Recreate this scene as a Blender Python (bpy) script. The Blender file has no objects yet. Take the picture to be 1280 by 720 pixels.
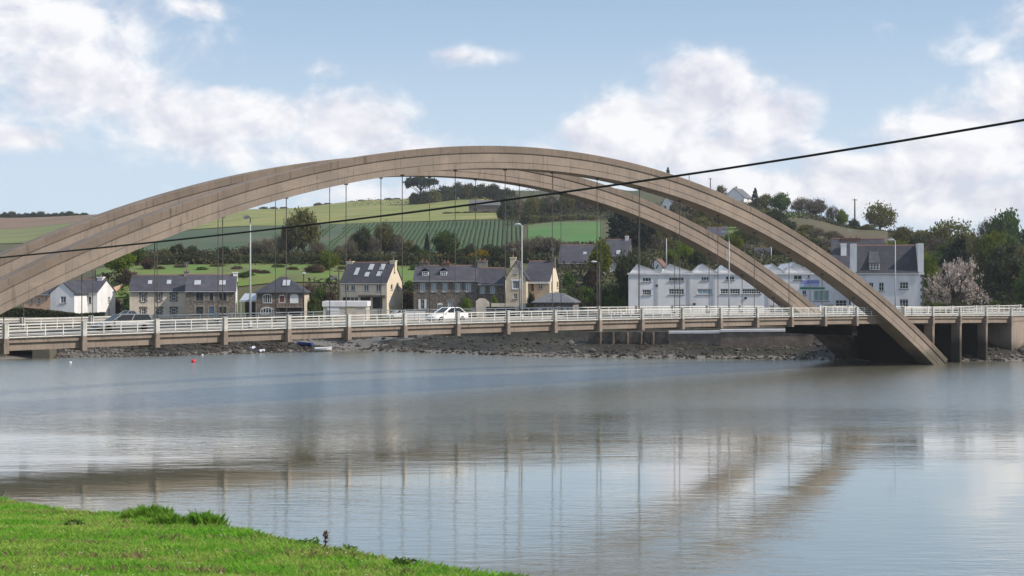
import bpy, math, random
import numpy as np
from mathutils import Vector, Matrix

# ------------------------------------------------------------------ camera, sky, sun, exposure
FPX = 1750.0                                   # focal length in photo pixels (1280 wide)
TH = math.radians(39.209)                      # angle between the view direction and square-on to the bridge
CX, CY, CZ = -42.585, -104.719, 10.744
SI, CO = math.sin(TH), math.cos(TH)
RV = np.array([CO, -SI]); DV = np.array([SI, CO])     # right / depth unit vectors on the ground
scene = bpy.context.scene
col = scene.collection
cam_d = bpy.data.cameras.new('camera'); cam = bpy.data.objects.new('camera', cam_d); col.objects.link(cam)
cam.location = (CX, CY, CZ); cam.rotation_euler = (math.radians(90), 0, -TH)
cam_d.sensor_width = 36; cam_d.lens = FPX / 1280 * 36; cam_d.shift_y = -10 / 1280
cam_d.clip_start = 0.3; cam_d.clip_end = 9000
scene.camera = cam
scene.view_settings.view_transform = 'Standard'; scene.view_settings.look = 'None'
scene.view_settings.exposure = 0.40; scene.view_settings.gamma = 1.0
scene.cycles.max_bounces = 6; scene.cycles.diffuse_bounces = 2; scene.cycles.glossy_bounces = 3
scene.cycles.transparent_max_bounces = 6; scene.cycles.caustics_reflective = False; scene.cycles.caustics_refractive = False
scene.cycles.use_denoising = True

SUN_AZ = math.radians(107); SUN_EL = math.radians(42)   # azimuth measured from the view direction towards the right
sd = (RV * math.sin(SUN_AZ) + DV * math.cos(SUN_AZ)) * math.cos(SUN_EL)
SUN_DIR = Vector((sd[0], sd[1], math.sin(SUN_EL)))
sun_d = bpy.data.lights.new('sun', 'SUN'); sun_d.energy = 3.5; sun_d.angle = math.radians(0.6); sun_d.color = (1.0, 0.93, 0.83)
sun = bpy.data.objects.new('sun', sun_d); col.objects.link(sun)
sun.rotation_euler = SUN_DIR.to_track_quat('Z', 'Y').to_euler(); sun.location = (0, 0, 200)


class NT:
    """small helper for node trees"""
    def __init__(s, tree):
        s.t = tree; s.n = tree.nodes; s.l = tree.links
    def new(s, typ, **kw):
        n = s.n.new(typ)
        for k, v in kw.items(): setattr(n, k, v)
        return n
    def put(s, sock, v):
        if isinstance(v, bpy.types.NodeSocket): s.l.new(v, sock)
        elif isinstance(v, (tuple, list)) and len(v) == 3 and sock.type == 'RGBA': sock.default_value = (*v, 1)
        else: sock.default_value = v
    def math(s, op, a, b=None, c=None, clamp=False):
        n = s.new('ShaderNodeMath', operation=op, use_clamp=clamp)
        s.put(n.inputs[0], a)
        if b is not None: s.put(n.inputs[1], b)
        if c is not None: s.put(n.inputs[2], c)
        return n.outputs[0]
    def mix(s, f, a, b, mode='MIX'):
        n = s.new('ShaderNodeMixRGB', blend_type=mode)
        s.put(n.inputs[0], f); s.put(n.inputs[1], a); s.put(n.inputs[2], b)
        return n.outputs[0]
    def noise(s, vec, scale, detail=4, rough=0.55, dist=0.0):
        n = s.new('ShaderNodeTexNoise'); s.put(n.inputs['Vector'], vec)
        n.inputs['Scale'].default_value = scale; n.inputs['Detail'].default_value = detail
        n.inputs['Roughness'].default_value = rough; n.inputs['Distortion'].default_value = dist
        return n.outputs['Fac']
    def smooth(s, v, a, b, lo=0.0, hi=1.0):
        n = s.new('ShaderNodeMapRange', interpolation_type='SMOOTHSTEP'); s.put(n.inputs[0], v)
        n.inputs[1].default_value = a; n.inputs[2].default_value = b
        n.inputs[3].default_value = lo; n.inputs[4].default_value = hi
        return n.outputs[0]
    def vscale(s, vec, sc):
        n = s.new('ShaderNodeVectorMath', operation='MULTIPLY'); s.put(n.inputs[0], vec); n.inputs[1].default_value = sc
        return n.outputs[0]
    def vadd(s, vec, ad):
        n = s.new('ShaderNodeVectorMath', operation='ADD'); s.put(n.inputs[0], vec); s.put(n.inputs[1], ad)
        return n.outputs[0]


def make_world():
    w = bpy.data.worlds.new('World'); scene.world = w; w.use_nodes = True
    t = NT(w.node_tree); t.n.clear()
    out = t.new('ShaderNodeOutputWorld'); bg = t.new('ShaderNodeBackground'); bg.inputs[1].default_value = 0.1
    t.l.new(bg.outputs[0], out.inputs[0])
    sky = t.new('ShaderNodeTexSky', sky_type='NISHITA'); sky.sun_disc = False
    sky.sun_elevation = SUN_EL; sky.sun_rotation = math.atan2(SUN_DIR.x, SUN_DIR.y)
    sky.air_density = 1.0; sky.dust_density = 0.7; sky.ozone_density = 1.0
    tc = t.new('ShaderNodeTexCoord'); dirv = tc.outputs['Generated']
    sep = t.new('ShaderNodeSeparateXYZ'); t.l.new(dirv, sep.inputs[0])
    X = t.math('ADD', t.math('MULTIPLY', sep.outputs[0], CO), t.math('MULTIPLY', sep.outputs[1], -SI))
    Y = t.math('ADD', t.math('MULTIPLY', sep.outputs[0], SI), t.math('MULTIPLY', sep.outputs[1], CO))
    az = t.math('ARCTAN2', X, Y); el = t.math('ARCSINE', sep.outputs[2])
    comb = t.new('ShaderNodeCombineXYZ'); t.put(comb.inputs[0], az); t.put(comb.inputs[1], t.math('MULTIPLY', el, 1.35))
    p = comb.outputs[0]
    blobs = [(0, 20, 210, 80, .78), (50, 95, 130, 70, .72), (150, 115, 70, 42, .85), (225, 150, 80, 42, .95), (330, 150, 95, 36, .8),
             (425, 155, 75, 40, .95), (300, 190, 190, 26, .6), (15, 172, 62, 17, .9), (578, 72, 48, 14, .72), (405, 88, 34, 14, .55),
             (250, 12, 52, 14, .7), (278, 118, 30, 13, .75), (480, 185, 90, 22, .7),
             (880, 118, 62, 42, 1.15), (820, 150, 85, 34, 1.05), (745, 168, 52, 28, .9), (950, 150, 62, 44, 1.0), (860, 190, 150, 26, .95), (885, 84, 34, 18, .9),
             (1215, 180, 120, 56, .95), (1090, 225, 130, 40, .95), (1275, 130, 60, 55, .8), (1235, 60, 60, 24, .45), (1270, 30, 40, 40, .5),
             (960, 235, 130, 30, .85), (1240, 250, 180, 30, .9), (600, 240, 260, 22, .6)]
    dens = None
    for (bx, by, wx, wy, amp) in blobs:
        a0 = math.atan((bx - 640) / FPX); e0 = math.atan((350 - by) / FPX * math.cos(a0))
        da = t.math('DIVIDE', t.math('SUBTRACT', az, a0), wx / FPX)
        de = t.math('DIVIDE', t.math('SUBTRACT', el, e0), wy / FPX)
        q = t.math('ADD', t.math('MULTIPLY', da, da), t.math('MULTIPLY', de, de))
        g = t.math('MULTIPLY', t.math('EXPONENT', t.math('MULTIPLY', q, -0.72)), amp * 1.1)
        dens = g if dens is None else t.math('MAXIMUM', dens, g)
    # the rest of the sky carries the same kind of broken cumulus
    win = t.math('MULTIPLY', t.smooth(t.math('ABSOLUTE', az), 0.40, 0.62), 1.0)
    win = t.math('MAXIMUM', win, t.smooth(el, 0.22, 0.36))
    gen = t.smooth(t.noise(p, 2.6, 2), 0.42, 0.72)
    dens = t.math('MAXIMUM', dens, t.math('MULTIPLY', gen, win))
    f1 = t.noise(p, 22, 8, 0.58, 0.25)
    f2 = t.noise(t.vadd(p, (0.010, 0.012, 0)), 22, 4, 0.55, 0.25)
    f0 = t.noise(p, 7, 3, 0.5)
    val = t.math('ADD', dens, t.math('MULTIPLY', t.math('SUBTRACT', f1, 0.5), 1.5))
    val = t.math('ADD', val, t.math('MULTIPLY', t.math('SUBTRACT', f0, 0.5), 0.35))
    mask = t.smooth(val, 0.20, 0.82)
    light = t.math('ADD', 0.62, t.math('MULTIPLY', t.math('SUBTRACT', f1, f2), 3.4))
    light = t.math('ADD', light, t.math('MULTIPLY', t.math('SUBTRACT', f0, 0.5), 0.9), clamp=True)
    ccol = t.mix(light, (5.5, 5.5, 6.25), (8.0, 7.9, 7.95))
    # thin high haze whitens the blue towards the horizon
    hz = t.smooth(el, -0.02, 0.24, 0.97, 0.80)
    hcol = t.mix(t.smooth(el, 0.03, 0.26), (5.1, 6.15, 7.2), (2.7, 3.95, 5.6))
    blue = t.mix(hz, t.mix(1.0, sky.outputs[0], (0.80, 0.84, 0.90), 'MULTIPLY'), hcol)
    t.put(bg.inputs[0], t.mix(t.math('MULTIPLY', mask, 0.93), blue, ccol))


make_world()
random.seed(7); rng = np.random.default_rng(7)


# ------------------------------------------------------------------ geometry helpers
def at(px, D, z=0.0):
    X = (px - 640) / FPX * D
    return (CX + X * RV[0] + D * DV[0], CY + X * RV[1] + D * DV[1], z)
def cd(X, D, z=0.0):
    return (CX + X * RV[0] + D * DV[0], CY + X * RV[1] + D * DV[1], z)
def zpy(py, D): return CZ - (py - 350) / FPX * D
def to_cam(x, y):
    dx, dy = x - CX, y - CY
    D = dx * DV[0] + dy * DV[1]; X = dx * RV[0] + dy * RV[1]
    return 640 + FPX * X / D, D
def ray_plane(px, py, p0, n):
    """where the sight line of a photo pixel meets a plane of the place"""
    v = np.array([DV[0] + RV[0] * (px - 640) / FPX, DV[1] + RV[1] * (px - 640) / FPX, -(py - 350) / FPX])
    c = np.array([CX, CY, CZ]); t = np.dot(np.array(p0) - c, n) / np.dot(v, n)
    return c + t * v


class MB:
    def __init__(s): s.v = []; s.f = []; s.m = []
    def poly(s, pts, mi=0):
        b = len(s.v); s.v += [tuple(p) for p in pts]; s.f.append(tuple(range(b, b + len(pts)))); s.m.append(mi)
    def box(s, x0, x1, y0, y1, z0, z1, mi=0, M=None):
        p = [(x0, y0, z0), (x1, y0, z0), (x1, y1, z0), (x0, y1, z0), (x0, y0, z1), (x1, y0, z1), (x1, y1, z1), (x0, y1, z1)]
        if M: p = [M(*q) for q in p]
        b = len(s.v); s.v += p
        for f in ((0, 3, 2, 1), (4, 5, 6, 7), (0, 1, 5, 4), (1, 2, 6, 5), (2, 3, 7, 6), (3, 0, 4, 7)):
            s.f.append(tuple(b + i for i in f)); s.m.append(mi)
        return s
    def tube(s, pts, radii, n=6, mi=0, cap=True):
        pts = [Vector(p) for p in pts]; b = len(s.v)
        for i, p in enumerate(pts):
            d = (pts[min(i + 1, len(pts) - 1)] - pts[max(i - 1, 0)]).normalized()
            a = d.cross(Vector((0, 0, 1)) if abs(d.z) < 0.9 else Vector((1, 0, 0))).normalized(); c = d.cross(a)
            r = radii[i] if isinstance(radii, (list, tuple)) else radii
            for k in range(n):
                q = p + (a * math.cos(2 * math.pi * k / n) + c * math.sin(2 * math.pi * k / n)) * r
                s.v.append(tuple(q))
        for i in range(len(pts) - 1):
            for k in range(n):
                k2 = (k + 1) % n
                s.f.append((b + i * n + k, b + (i + 1) * n + k, b + (i + 1) * n + k2, b + i * n + k2)); s.m.append(mi)
        if cap:
            s.f.append(tuple(b + k for k in range(n))); s.m.append(mi)
            e = b + (len(pts) - 1) * n; s.f.append(tuple(e + n - 1 - k for k in range(n))); s.m.append(mi)
        return s
    def prism(s, prof, a0, a1, M, mi=0):
        """closed 2-D profile (p,q) extruded along the third axis from a0 to a1; M(a,p,q) -> xyz"""
        n = len(prof); b = len(s.v)
        s.v += [M(a0, p, q) for p, q in prof] + [M(a1, p, q) for p, q in prof]
        s.f.append(tuple(b + i for i in range(n))); s.m.append(mi)
        s.f.append(tuple(b + 2 * n - 1 - i for i in range(n))); s.m.append(mi)
        for i in range(n):
            j = (i + 1) % n
            s.f.append((b + i, b + n + i, b + n + j, b + j)); s.m.append(mi)
        return s
    def loft(s, rings, mi=0, closed=True, caps=True):
        b = len(s.v); n = len(rings[0])
        for r in rings: s.v += [tuple(p) for p in r]
        for i in range(len(rings) - 1):
            for k in range(n if closed else n - 1):
                k2 = (k + 1) % n
                s.f.append((b + i * n + k, b + i * n + k2, b + (i + 1) * n + k2, b + (i + 1) * n + k)); s.m.append(mi)
        if caps:
            s.f.append(tuple(b + n - 1 - k for k in range(n))); s.m.append(mi)
            e = b + (len(rings) - 1) * n; s.f.append(tuple(e + k for k in range(n))); s.m.append(mi)
        return s
    def build(s, name, mats, parent=None, smooth=False):
        me = bpy.data.meshes.new(name); me.from_pydata(s.v, [], s.f)
        if not isinstance(mats, (list, tuple)): mats = [mats]
        for m in mats: me.materials.append(m)
        if len(mats) > 1: me.polygons.foreach_set('material_index', s.m)
        import bmesh
        bm = bmesh.new(); bm.from_mesh(me); bmesh.ops.recalc_face_normals(bm, faces=bm.faces); bm.to_mesh(me); bm.free()
        if smooth: me.polygons.foreach_set('use_smooth', [True] * len(me.polygons))
        return link(name, me, parent)
def link(name, me, parent=None):
    o = bpy.data.objects.new(name, me); col.objects.link(o)
    if parent is not None: o.parent = parent
    return o
def empty(name, loc, rz=0.0):
    o = bpy.data.objects.new(name, None); col.objects.link(o); o.location = loc; o.rotation_euler = (0, 0, rz); o.empty_display_size = 0.5
    return o
def tag(o, label, cat, group=None):
    o['label'] = label; o['category'] = cat
    if group: o['group'] = group
    return o
def struct(o): o['kind'] = 'structure'; return o
def stuff(o, label=None, cat=None):
    o['kind'] = 'stuff'
    if label: o['label'] = label
    if cat: o['category'] = cat
    return o
def np_mesh(name, verts, faces_n, mat, smooth=False):
    """verts (N,3); faces_n vertices per face, consecutive"""
    me = bpy.data.meshes.new(name); nv = len(verts); nf = nv // faces_n
    me.vertices.add(nv); me.vertices.foreach_set('co', np.ascontiguousarray(verts, dtype=np.float32).ravel())
    me.loops.add(nv); me.loops.foreach_set('vertex_index', np.arange(nv, dtype=np.int32))
    me.polygons.add(nf); me.polygons.foreach_set('loop_start', np.arange(0, nv, faces_n, dtype=np.int32))
    me.polygons.foreach_set('loop_total', np.full(nf, faces_n, dtype=np.int32))
    me.materials.append(mat); me.update(calc_edges=True)
    return me
def grid_obj(name, P, mat, parent=None, smooth=True):
    """P (n,m,3) array of points -> sheet"""
    n, m, _ = P.shape
    me = bpy.data.meshes.new(name)
    idx = np.arange(n * m).reshape(n, m)
    f = np.stack([idx[:-1, :-1], idx[1:, :-1], idx[1:, 1:], idx[:-1, 1:]], -1).reshape(-1, 4)
    me.vertices.add(n * m); me.vertices.foreach_set('co', P.astype(np.float32).ravel())
    me.loops.add(f.size); me.loops.foreach_set('vertex_index', f.astype(np.int32).ravel())
    me.polygons.add(len(f)); me.polygons.foreach_set('loop_start', np.arange(0, f.size, 4, dtype=np.int32))
    me.polygons.foreach_set('loop_total', np.full(len(f), 4, dtype=np.int32))
    if smooth: me.polygons.foreach_set('use_smooth', np.ones(len(f), dtype=bool))
    me.materials.append(mat); me.update(calc_edges=True)
    return link(name, me, parent)


# smooth pseudo-noise for terrain
_k = rng.normal(size=(24, 2)); _k /= np.linalg.norm(_k, axis=1)[:, None]; _ph = rng.uniform(0, 6.28, 24)
def wob(x, y, wl):
    s = 0
    for i in range(8):
        f = 2 * math.pi / wl * (1 + 0.37 * i); s = s + np.sin(f * (x * _k[i, 0] + y * _k[i, 1]) + _ph[i]) / (1 + 0.6 * i)
    return s / 3.0


# ------------------------------------------------------------------ materials
MATS = {}
def mat(name, c1, c2=None, scale=3.0, rough=0.85, detail=6, bump=0.0, bscale=None, c3=None, s3=0.3, stretch=(1, 1, 1), spec=0.3, vary=0.0, metal=0.0, coords='Object', lo=0.35, hi=0.65):
    if name in MATS: return MATS[name]
    m = bpy.data.materials.new(name); m.use_nodes = True; t = NT(m.node_tree)
    b = t.n['Principled BSDF']; b.inputs['Roughness'].default_value = rough
    b.inputs['Specular IOR Level'].default_value = spec; b.inputs['Metallic'].default_value = metal
    tc = t.new('ShaderNodeTexCoord'); v = t.vscale(tc.outputs[coords], stretch)
    c = c1
    if c2 is not None:
        f = t.smooth(t.noise(v, scale, detail), lo, hi); c = t.mix(f, c1, c2)
    if c3 is not None:
        f = t.smooth(t.noise(t.vadd(v, (13.1, 7.7, 3.3)), s3, 3), 0.45, 0.7); c = t.mix(f, c, c3)
    if vary:
        oi = t.new('ShaderNodeObjectInfo'); k = t.math('ADD', 1 - vary, t.math('MULTIPLY', oi.outputs['Random'], 2 * vary))
        hs = t.new('ShaderNodeHueSaturation'); t.put(hs.inputs['Color'], c); t.put(hs.inputs['Value'], k)
        t.put(hs.inputs['Hue'], t.math('ADD', 0.5 - vary * 0.06, t.math('MULTIPLY', oi.outputs['Random'], vary * 0.12)))
        c = hs.outputs[0]
    t.put(b.inputs['Base Color'], c)
    if bump:
        bn = t.new('ShaderNodeBump'); bn.inputs['Strength'].default_value = bump; bn.inputs['Distance'].default_value = 0.05
        t.put(bn.inputs['Height'], t.noise(v, bscale or scale * 4, 5)); t.l.new(bn.outputs[0], b.inputs['Normal'])
    MATS[name] = m
    return m
def leaf_mat(name, c1, c2, trans=0.3, vary=0.18, scale=0.9):
    if name in MATS: return MATS[name]
    m = bpy.data.materials.new(name); m.use_nodes = True; t = NT(m.node_tree); t.n.clear()
    out = t.new('ShaderNodeOutputMaterial'); df = t.new('ShaderNodeBsdfDiffuse'); tr = t.new('ShaderNodeBsdfTranslucent'); mx = t.new('ShaderNodeMixShader')
    tc = t.new('ShaderNodeTexCoord'); geo = t.new('ShaderNodeNewGeometry'); oi = t.new('ShaderNodeObjectInfo')
    f = t.smooth(t.noise(geo.outputs['Position'], scale, 3), 0.35, 0.65); c = t.mix(f, c1, c2)
    f2 = t.noise(geo.outputs['Position'], 9.0, 1)
    hs = t.new('ShaderNodeHueSaturation'); t.put(hs.inputs['Color'], c)
    t.put(hs.inputs['Value'], t.math('ADD', 1 - vary - 0.2, t.math('ADD', t.math('MULTIPLY', oi.outputs['Random'], 2 * vary), t.math('MULTIPLY', f2, 0.4))))
    t.put(hs.inputs['Hue'], t.math('ADD', 0.5 - vary * 0.08, t.math('MULTIPLY', oi.outputs['Random'], vary * 0.16)))
    t.put(df.inputs[0], hs.outputs[0]); t.put(tr.inputs[0], hs.outputs[0]); mx.inputs[0].default_value = trans
    t.l.new(df.outputs[0], mx.inputs[1]); t.l.new(tr.outputs[0], mx.inputs[2]); t.l.new(mx.outputs[0], out.inputs[0])
    MATS[name] = m
    return m
def glass_mat():
    m = mat('window_glass', (0.015, 0.018, 0.022), (0.05, 0.055, 0.06), 1.2, rough=0.06, spec=0.6, vary=0.5)
    return m

def concrete_mat(name='weathered_concrete', tint=(1, 1, 1), tide_shade=(2.6, 1.0), wet_shade=(0.085, 0.08, 0.058), stain=0.85, wet_shade_amount=0.8):
    m = bpy.data.materials.new(name); m.use_nodes = True; t = NT(m.node_tree); b = t.n['Principled BSDF']
    b.inputs['Roughness'].default_value = 0.9; b.inputs['Specular IOR Level'].default_value = 0.2
    geo = t.new('ShaderNodeNewGeometry'); P = geo.outputs['Position']
    c = t.mix(t.smooth(t.noise(P, 0.35, 6, 0.6), 0.35, 0.65), (0.318, 0.252, 0.202), (0.250, 0.200, 0.162))
    streak = t.noise(t.vscale(P, (2.4, 2.4, 0.22)), 1.6, 6, 0.6)
    c = t.mix(t.math('MULTIPLY', t.smooth(streak, 0.52, 0.74), stain), c, (0.125, 0.102, 0.082))
    pale = t.noise(t.vscale(P, (0.5, 0.5, 1.3)), 1.1, 5, 0.6)
    c = t.mix(t.math('MULTIPLY', t.smooth(pale, 0.56, 0.72), 0.45), c, (0.36, 0.295, 0.235))
    # formwork lift lines down the ribs
    fr = t.math('ABSOLUTE', t.math('SUBTRACT', t.math('FRACT', t.math('DIVIDE', t.new('ShaderNodeSeparateXYZ').outputs[0], 3.0)), 0.5))
    sep = [n for n in t.n if n.bl_idname == 'ShaderNodeSeparateXYZ'][0]; t.l.new(P, sep.inputs[0])
    c = t.mix(t.math('MULTIPLY', t.smooth(fr, 0.022, 0.0), 0.42), c, (0.16, 0.13, 0.11))
    cell = t.new('ShaderNodeTexWhiteNoise', noise_dimensions='1D'); t.put(cell.inputs['W'], t.math('FLOOR', t.math('ADD', t.math('DIVIDE', sep.outputs[0], 6.0), 0.25)))
    c = t.mix(t.math('MULTIPLY', cell.outputs['Value'], 0.22), c, (0.19, 0.155, 0.13))
    t_low = t.smooth(t.math('ADD', sep.outputs[2], t.math('MULTIPLY', t.math('SUBTRACT', t.noise(P, 0.6, 4), 0.5), 1.8)), *tide_shade)
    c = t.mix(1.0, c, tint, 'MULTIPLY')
    c = t.mix(t.math('MULTIPLY', t_low, wet_shade_amount), c, wet_shade)       # tide-mark of weed and damp; on piers also shade painted in
    t.put(b.inputs['Base Color'], c)
    bn = t.new('ShaderNodeBump'); bn.inputs['Strength'].default_value = 0.35; bn.inputs['Distance'].default_value = 0.04
    t.put(bn.inputs['Height'], t.noise(P, 3.5, 6, 0.65)); t.l.new(bn.outputs[0], b.inputs['Normal'])
    return m
CONC = concrete_mat()
CONC_CAP = concrete_mat('stained_cap_concrete', (0.74, 0.72, 0.70), stain=0.95)
CONC_PIER = concrete_mat('tide_and_shade_concrete', (0.9, 0.9, 0.9), (4.0, 2.2), (0.045, 0.040, 0.032), 0.9, 0.95)  # weed stain raised and blackened to paint in the shade under the deck
RAILW = mat('white_railing_paint', (0.76, 0.735, 0.68), (0.64, 0.61, 0.55), 2.0, rough=0.6)
POSTW = mat('painted_concrete_post', (0.60, 0.575, 0.53), (0.45, 0.42, 0.38), 2.5, rough=0.8)
STEEL = mat('dark_hanger_steel', (0.075, 0.068, 0.06), (0.12, 0.10, 0.085), 4, rough=0.6)
ASPH = mat('asphalt', (0.135, 0.132, 0.128), (0.165, 0.160, 0.152), 1.5, rough=0.95)
PAVE = mat('footpath_concrete', (0.46, 0.43, 0.38), (0.38, 0.355, 0.31), 1.2)
SLATE = mat('slate_roof', (0.042, 0.042, 0.054), (0.060, 0.058, 0.071), 2.2, rough=0.8, bump=0.5, bscale=7, vary=0.25, c3=(0.07, 0.067, 0.078), s3=0.5)
SLATE_L = mat('weathered_slate', (0.16, 0.155, 0.165), (0.11, 0.105, 0.115), 2.5, rough=0.6, bump=0.4, vary=0.1)
CREAM = mat('cream_render', (0.66, 0.57, 0.46), (0.60, 0.51, 0.405), 1.0, bump=0.1, c3=(0.45, 0.40, 0.33), s3=0.35)
CREAM2 = mat('pale_yellow_render', (0.74, 0.63, 0.48), (0.68, 0.575, 0.43), 1.0, bump=0.1)
BEIGE = mat('beige_render', (0.60, 0.49, 0.365), (0.54, 0.435, 0.32), 1.2, bump=0.1)
PEACH = mat('peach_render', (0.60, 0.38, 0.27), (0.53, 0.34, 0.245), 1.0)
WHITER = mat('white_render', (0.82, 0.79, 0.78), (0.76, 0.73, 0.72), 0.8, bump=0.08, c3=(0.66, 0.635, 0.62), s3=0.5, stretch=(1, 1, .35))
STONE = mat('granite_rubble', (0.175, 0.145, 0.12), (0.095, 0.08, 0.072), 3.4, detail=3, bump=0.9, bscale=5, c3=(0.24, 0.205, 0.17), s3=2.2)
STONE2 = mat('red_brown_rubble', (0.165, 0.115, 0.088), (0.10, 0.075, 0.062), 3.2, detail=3, bump=0.9, bscale=5, c3=(0.22, 0.175, 0.14), s3=2.0)
DRESSED = mat('dressed_granite', (0.27, 0.235, 0.205), (0.20, 0.175, 0.155), 2.5, bump=0.3)
DRESSED_D = mat('dark_granite_quoin', (0.17, 0.145, 0.125), (0.12, 0.10, 0.09), 2.5, bump=0.3)
WOODW = mat('white_window_paint', (0.74, 0.735, 0.72), rough=0.5)
WOODB = mat('dark_blue_paint', (0.045, 0.055, 0.085), rough=0.5)
DOORB = mat('blue_door_paint', (0.055, 0.12, 0.19), rough=0.5)
DOORR = mat('red_brown_door', (0.15, 0.045, 0.03), rough=0.5)
GLASS = glass_mat()
GLASS_P = mat('pale_blind', (0.35, 0.42, 0.46), (0.28, 0.34, 0.38), 2, rough=0.3)
GLASS_G = mat('green_tinted_panes', (0.30, 0.40, 0.38), (0.22, 0.31, 0.30), 2, rough=0.2)
SKYL = mat('skylight_glass', (0.42, 0.45, 0.48), (0.34, 0.36, 0.40), 2, rough=0.12, spec=0.6)
RIDGE = mat('clay_ridge_tile', (0.20, 0.11, 0.085), (0.14, 0.085, 0.07), 3)
POT = mat('terracotta_pot', (0.30, 0.12, 0.07), rough=0.8)
def mud_mat():
    m = bpy.data.materials.new('tidal_mud_and_weed'); m.use_nodes = True; t = NT(m.node_tree); b = t.n['Principled BSDF']
    geo = t.new('ShaderNodeNewGeometry'); P = geo.outputs['Position']; sep = t.new('ShaderNodeSeparateXYZ'); t.l.new(P, sep.inputs[0])
    c = t.mix(t.smooth(t.noise(P, 1.3, 6), 0.35, 0.65), (0.038, 0.030, 0.021), (0.016, 0.016, 0.010))
    c = t.mix(t.smooth(t.noise(P, 0.22, 4), 0.5, 0.68), c, (0.070, 0.054, 0.038))                    # bare gravel
    c = t.mix(t.math('MULTIPLY', t.smooth(t.noise(P, 0.31, 3), 0.55, 0.7), 0.7), c, (0.030, 0.036, 0.014))   # bladderwrack
    lowz = t.math('ADD', sep.outputs[2], t.math('MULTIPLY', t.math('SUBTRACT', t.noise(P, 0.5, 4), 0.5), 0.9))
    c = t.mix(t.smooth(lowz, 0.55, 0.22), c, (0.165, 0.145, 0.125))                                  # bare silt at the waterline
    t.put(b.inputs['Base Color'], c); b.inputs['Roughness'].default_value = 0.65
    bn = t.new('ShaderNodeBump'); bn.inputs['Strength'].default_value = 1.0; bn.inputs['Distance'].default_value = 0.08
    t.put(bn.inputs['Height'], t.noise(P, 2.6, 6)); t.l.new(bn.outputs[0], b.inputs['Normal'])
    return m
MUD = mud_mat()
ROCK = mat('shore_rock', (0.060, 0.050, 0.041), (0.030, 0.026, 0.020), 0.5, rough=0.85, bump=0.6, c3=(0.17, 0.15, 0.13), s3=0.12)
HILL = mat('hillside_grass', (0.070, 0.085, 0.028), (0.092, 0.080, 0.040), 0.06, bump=0.6, bscale=0.5, c3=(0.075, 0.070, 0.035), s3=0.05, lo=0.3, hi=0.7)
LAWN = mat('turf_soil', (0.110, 0.190, 0.030), (0.160, 0.200, 0.045), 0.5, bump=0.5, bscale=8, c3=(0.17, 0.145, 0.07), s3=0.35)
TRUNK = mat('bark', (0.075, 0.060, 0.045), (0.045, 0.037, 0.030), 4, bump=0.6)
DARKM = mat('dark_metal_and_shade', (0.03, 0.03, 0.032), rough=0.5)
GALV = mat('galvanised_steel', (0.45, 0.46, 0.47), (0.38, 0.39, 0.40), 3, rough=0.45)


# ------------------------------------------------------------------ terrain
SH = [(-700, 196), (0, 190), (60, 193), (200, 197), (340, 207), (450, 213), (560, 205), (640, 198), (750, 194), (860, 191), (1000, 189), (1060, 186), (1150, 185), (1280, 186), (1700, 186)]
def shore(px): return np.interp(px, [a for a, b in SH], [b for a, b in SH])
def Y(*a): return [(D, zpy(y, D)) for D, y in a]
COLS = {
    -800: [(250, 4.6)] + Y((330, 330), (480, 306), (690, 288), (800, 274)) + [(1000, 40), (1600, 30), (3000, 20)],
    0: [(250, 4.6)] + Y((330, 328), (480, 305), (690, 287), (800, 272)) + [(1000, 38), (1600, 30), (3000, 20)],
    160: [(245, 4.6)] + Y((262, 345), (300, 326), (340, 318), (500, 290), (680, 275), (800, 267)) + [(1000, 40), (1600, 30), (3000, 20)],
    330: [(245, 4.6)] + Y((262, 345), (300, 326), (340, 318), (450, 288), (600, 271), (770, 262)) + [(1000, 42), (1600, 30), (3000, 20)],
    480: [(245, 4.6)] + Y((264, 348), (300, 327), (340, 319), (470, 281), (600, 267), (770, 250)) + [(1000, 48), (1600, 30), (3000, 20)],
    620: [(245, 4.6)] + Y((266, 348), (300, 330), (340, 318), (470, 279), (600, 264), (770, 238)) + [(1000, 54), (1600, 30), (3000, 20)],
    740: [(245, 4.6)] + Y((270, 345), (310, 328), (345, 308), (450, 277), (560, 256), (720, 232)) + [(1000, 58), (1600, 40), (3000, 20)],
    850: [(245, 4.6)] + Y((270, 343), (330, 316), (420, 284), (520, 255), (620, 231)) + [(900, 52), (1600, 40), (3000, 20)],
    930: [(245, 4.6)] + Y((270, 343), (330, 314), (420, 280), (520, 250)) + [(800, 42), (1600, 40), (3000, 20)],
    1000: [(245, 4.6)] + Y((270, 343), (330, 314), (420, 275), (470, 268)) + [(700, 32), (1600, 30), (3000, 20)],
    1080: [(245, 4.6)] + Y((270, 345), (330, 316), (430, 287)) + [(600, 27), (1600, 25), (3000, 20)],
    1200: [(245, 4.8)] + Y((300, 342), (420, 308)) + [(600, 24), (1600, 25), (3000, 20)],
    2200: [(245, 4.8)] + Y((300, 342), (420, 308)) + [(600, 24), (1600, 25), (3000, 20)],
}
_cp = sorted(COLS)
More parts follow.
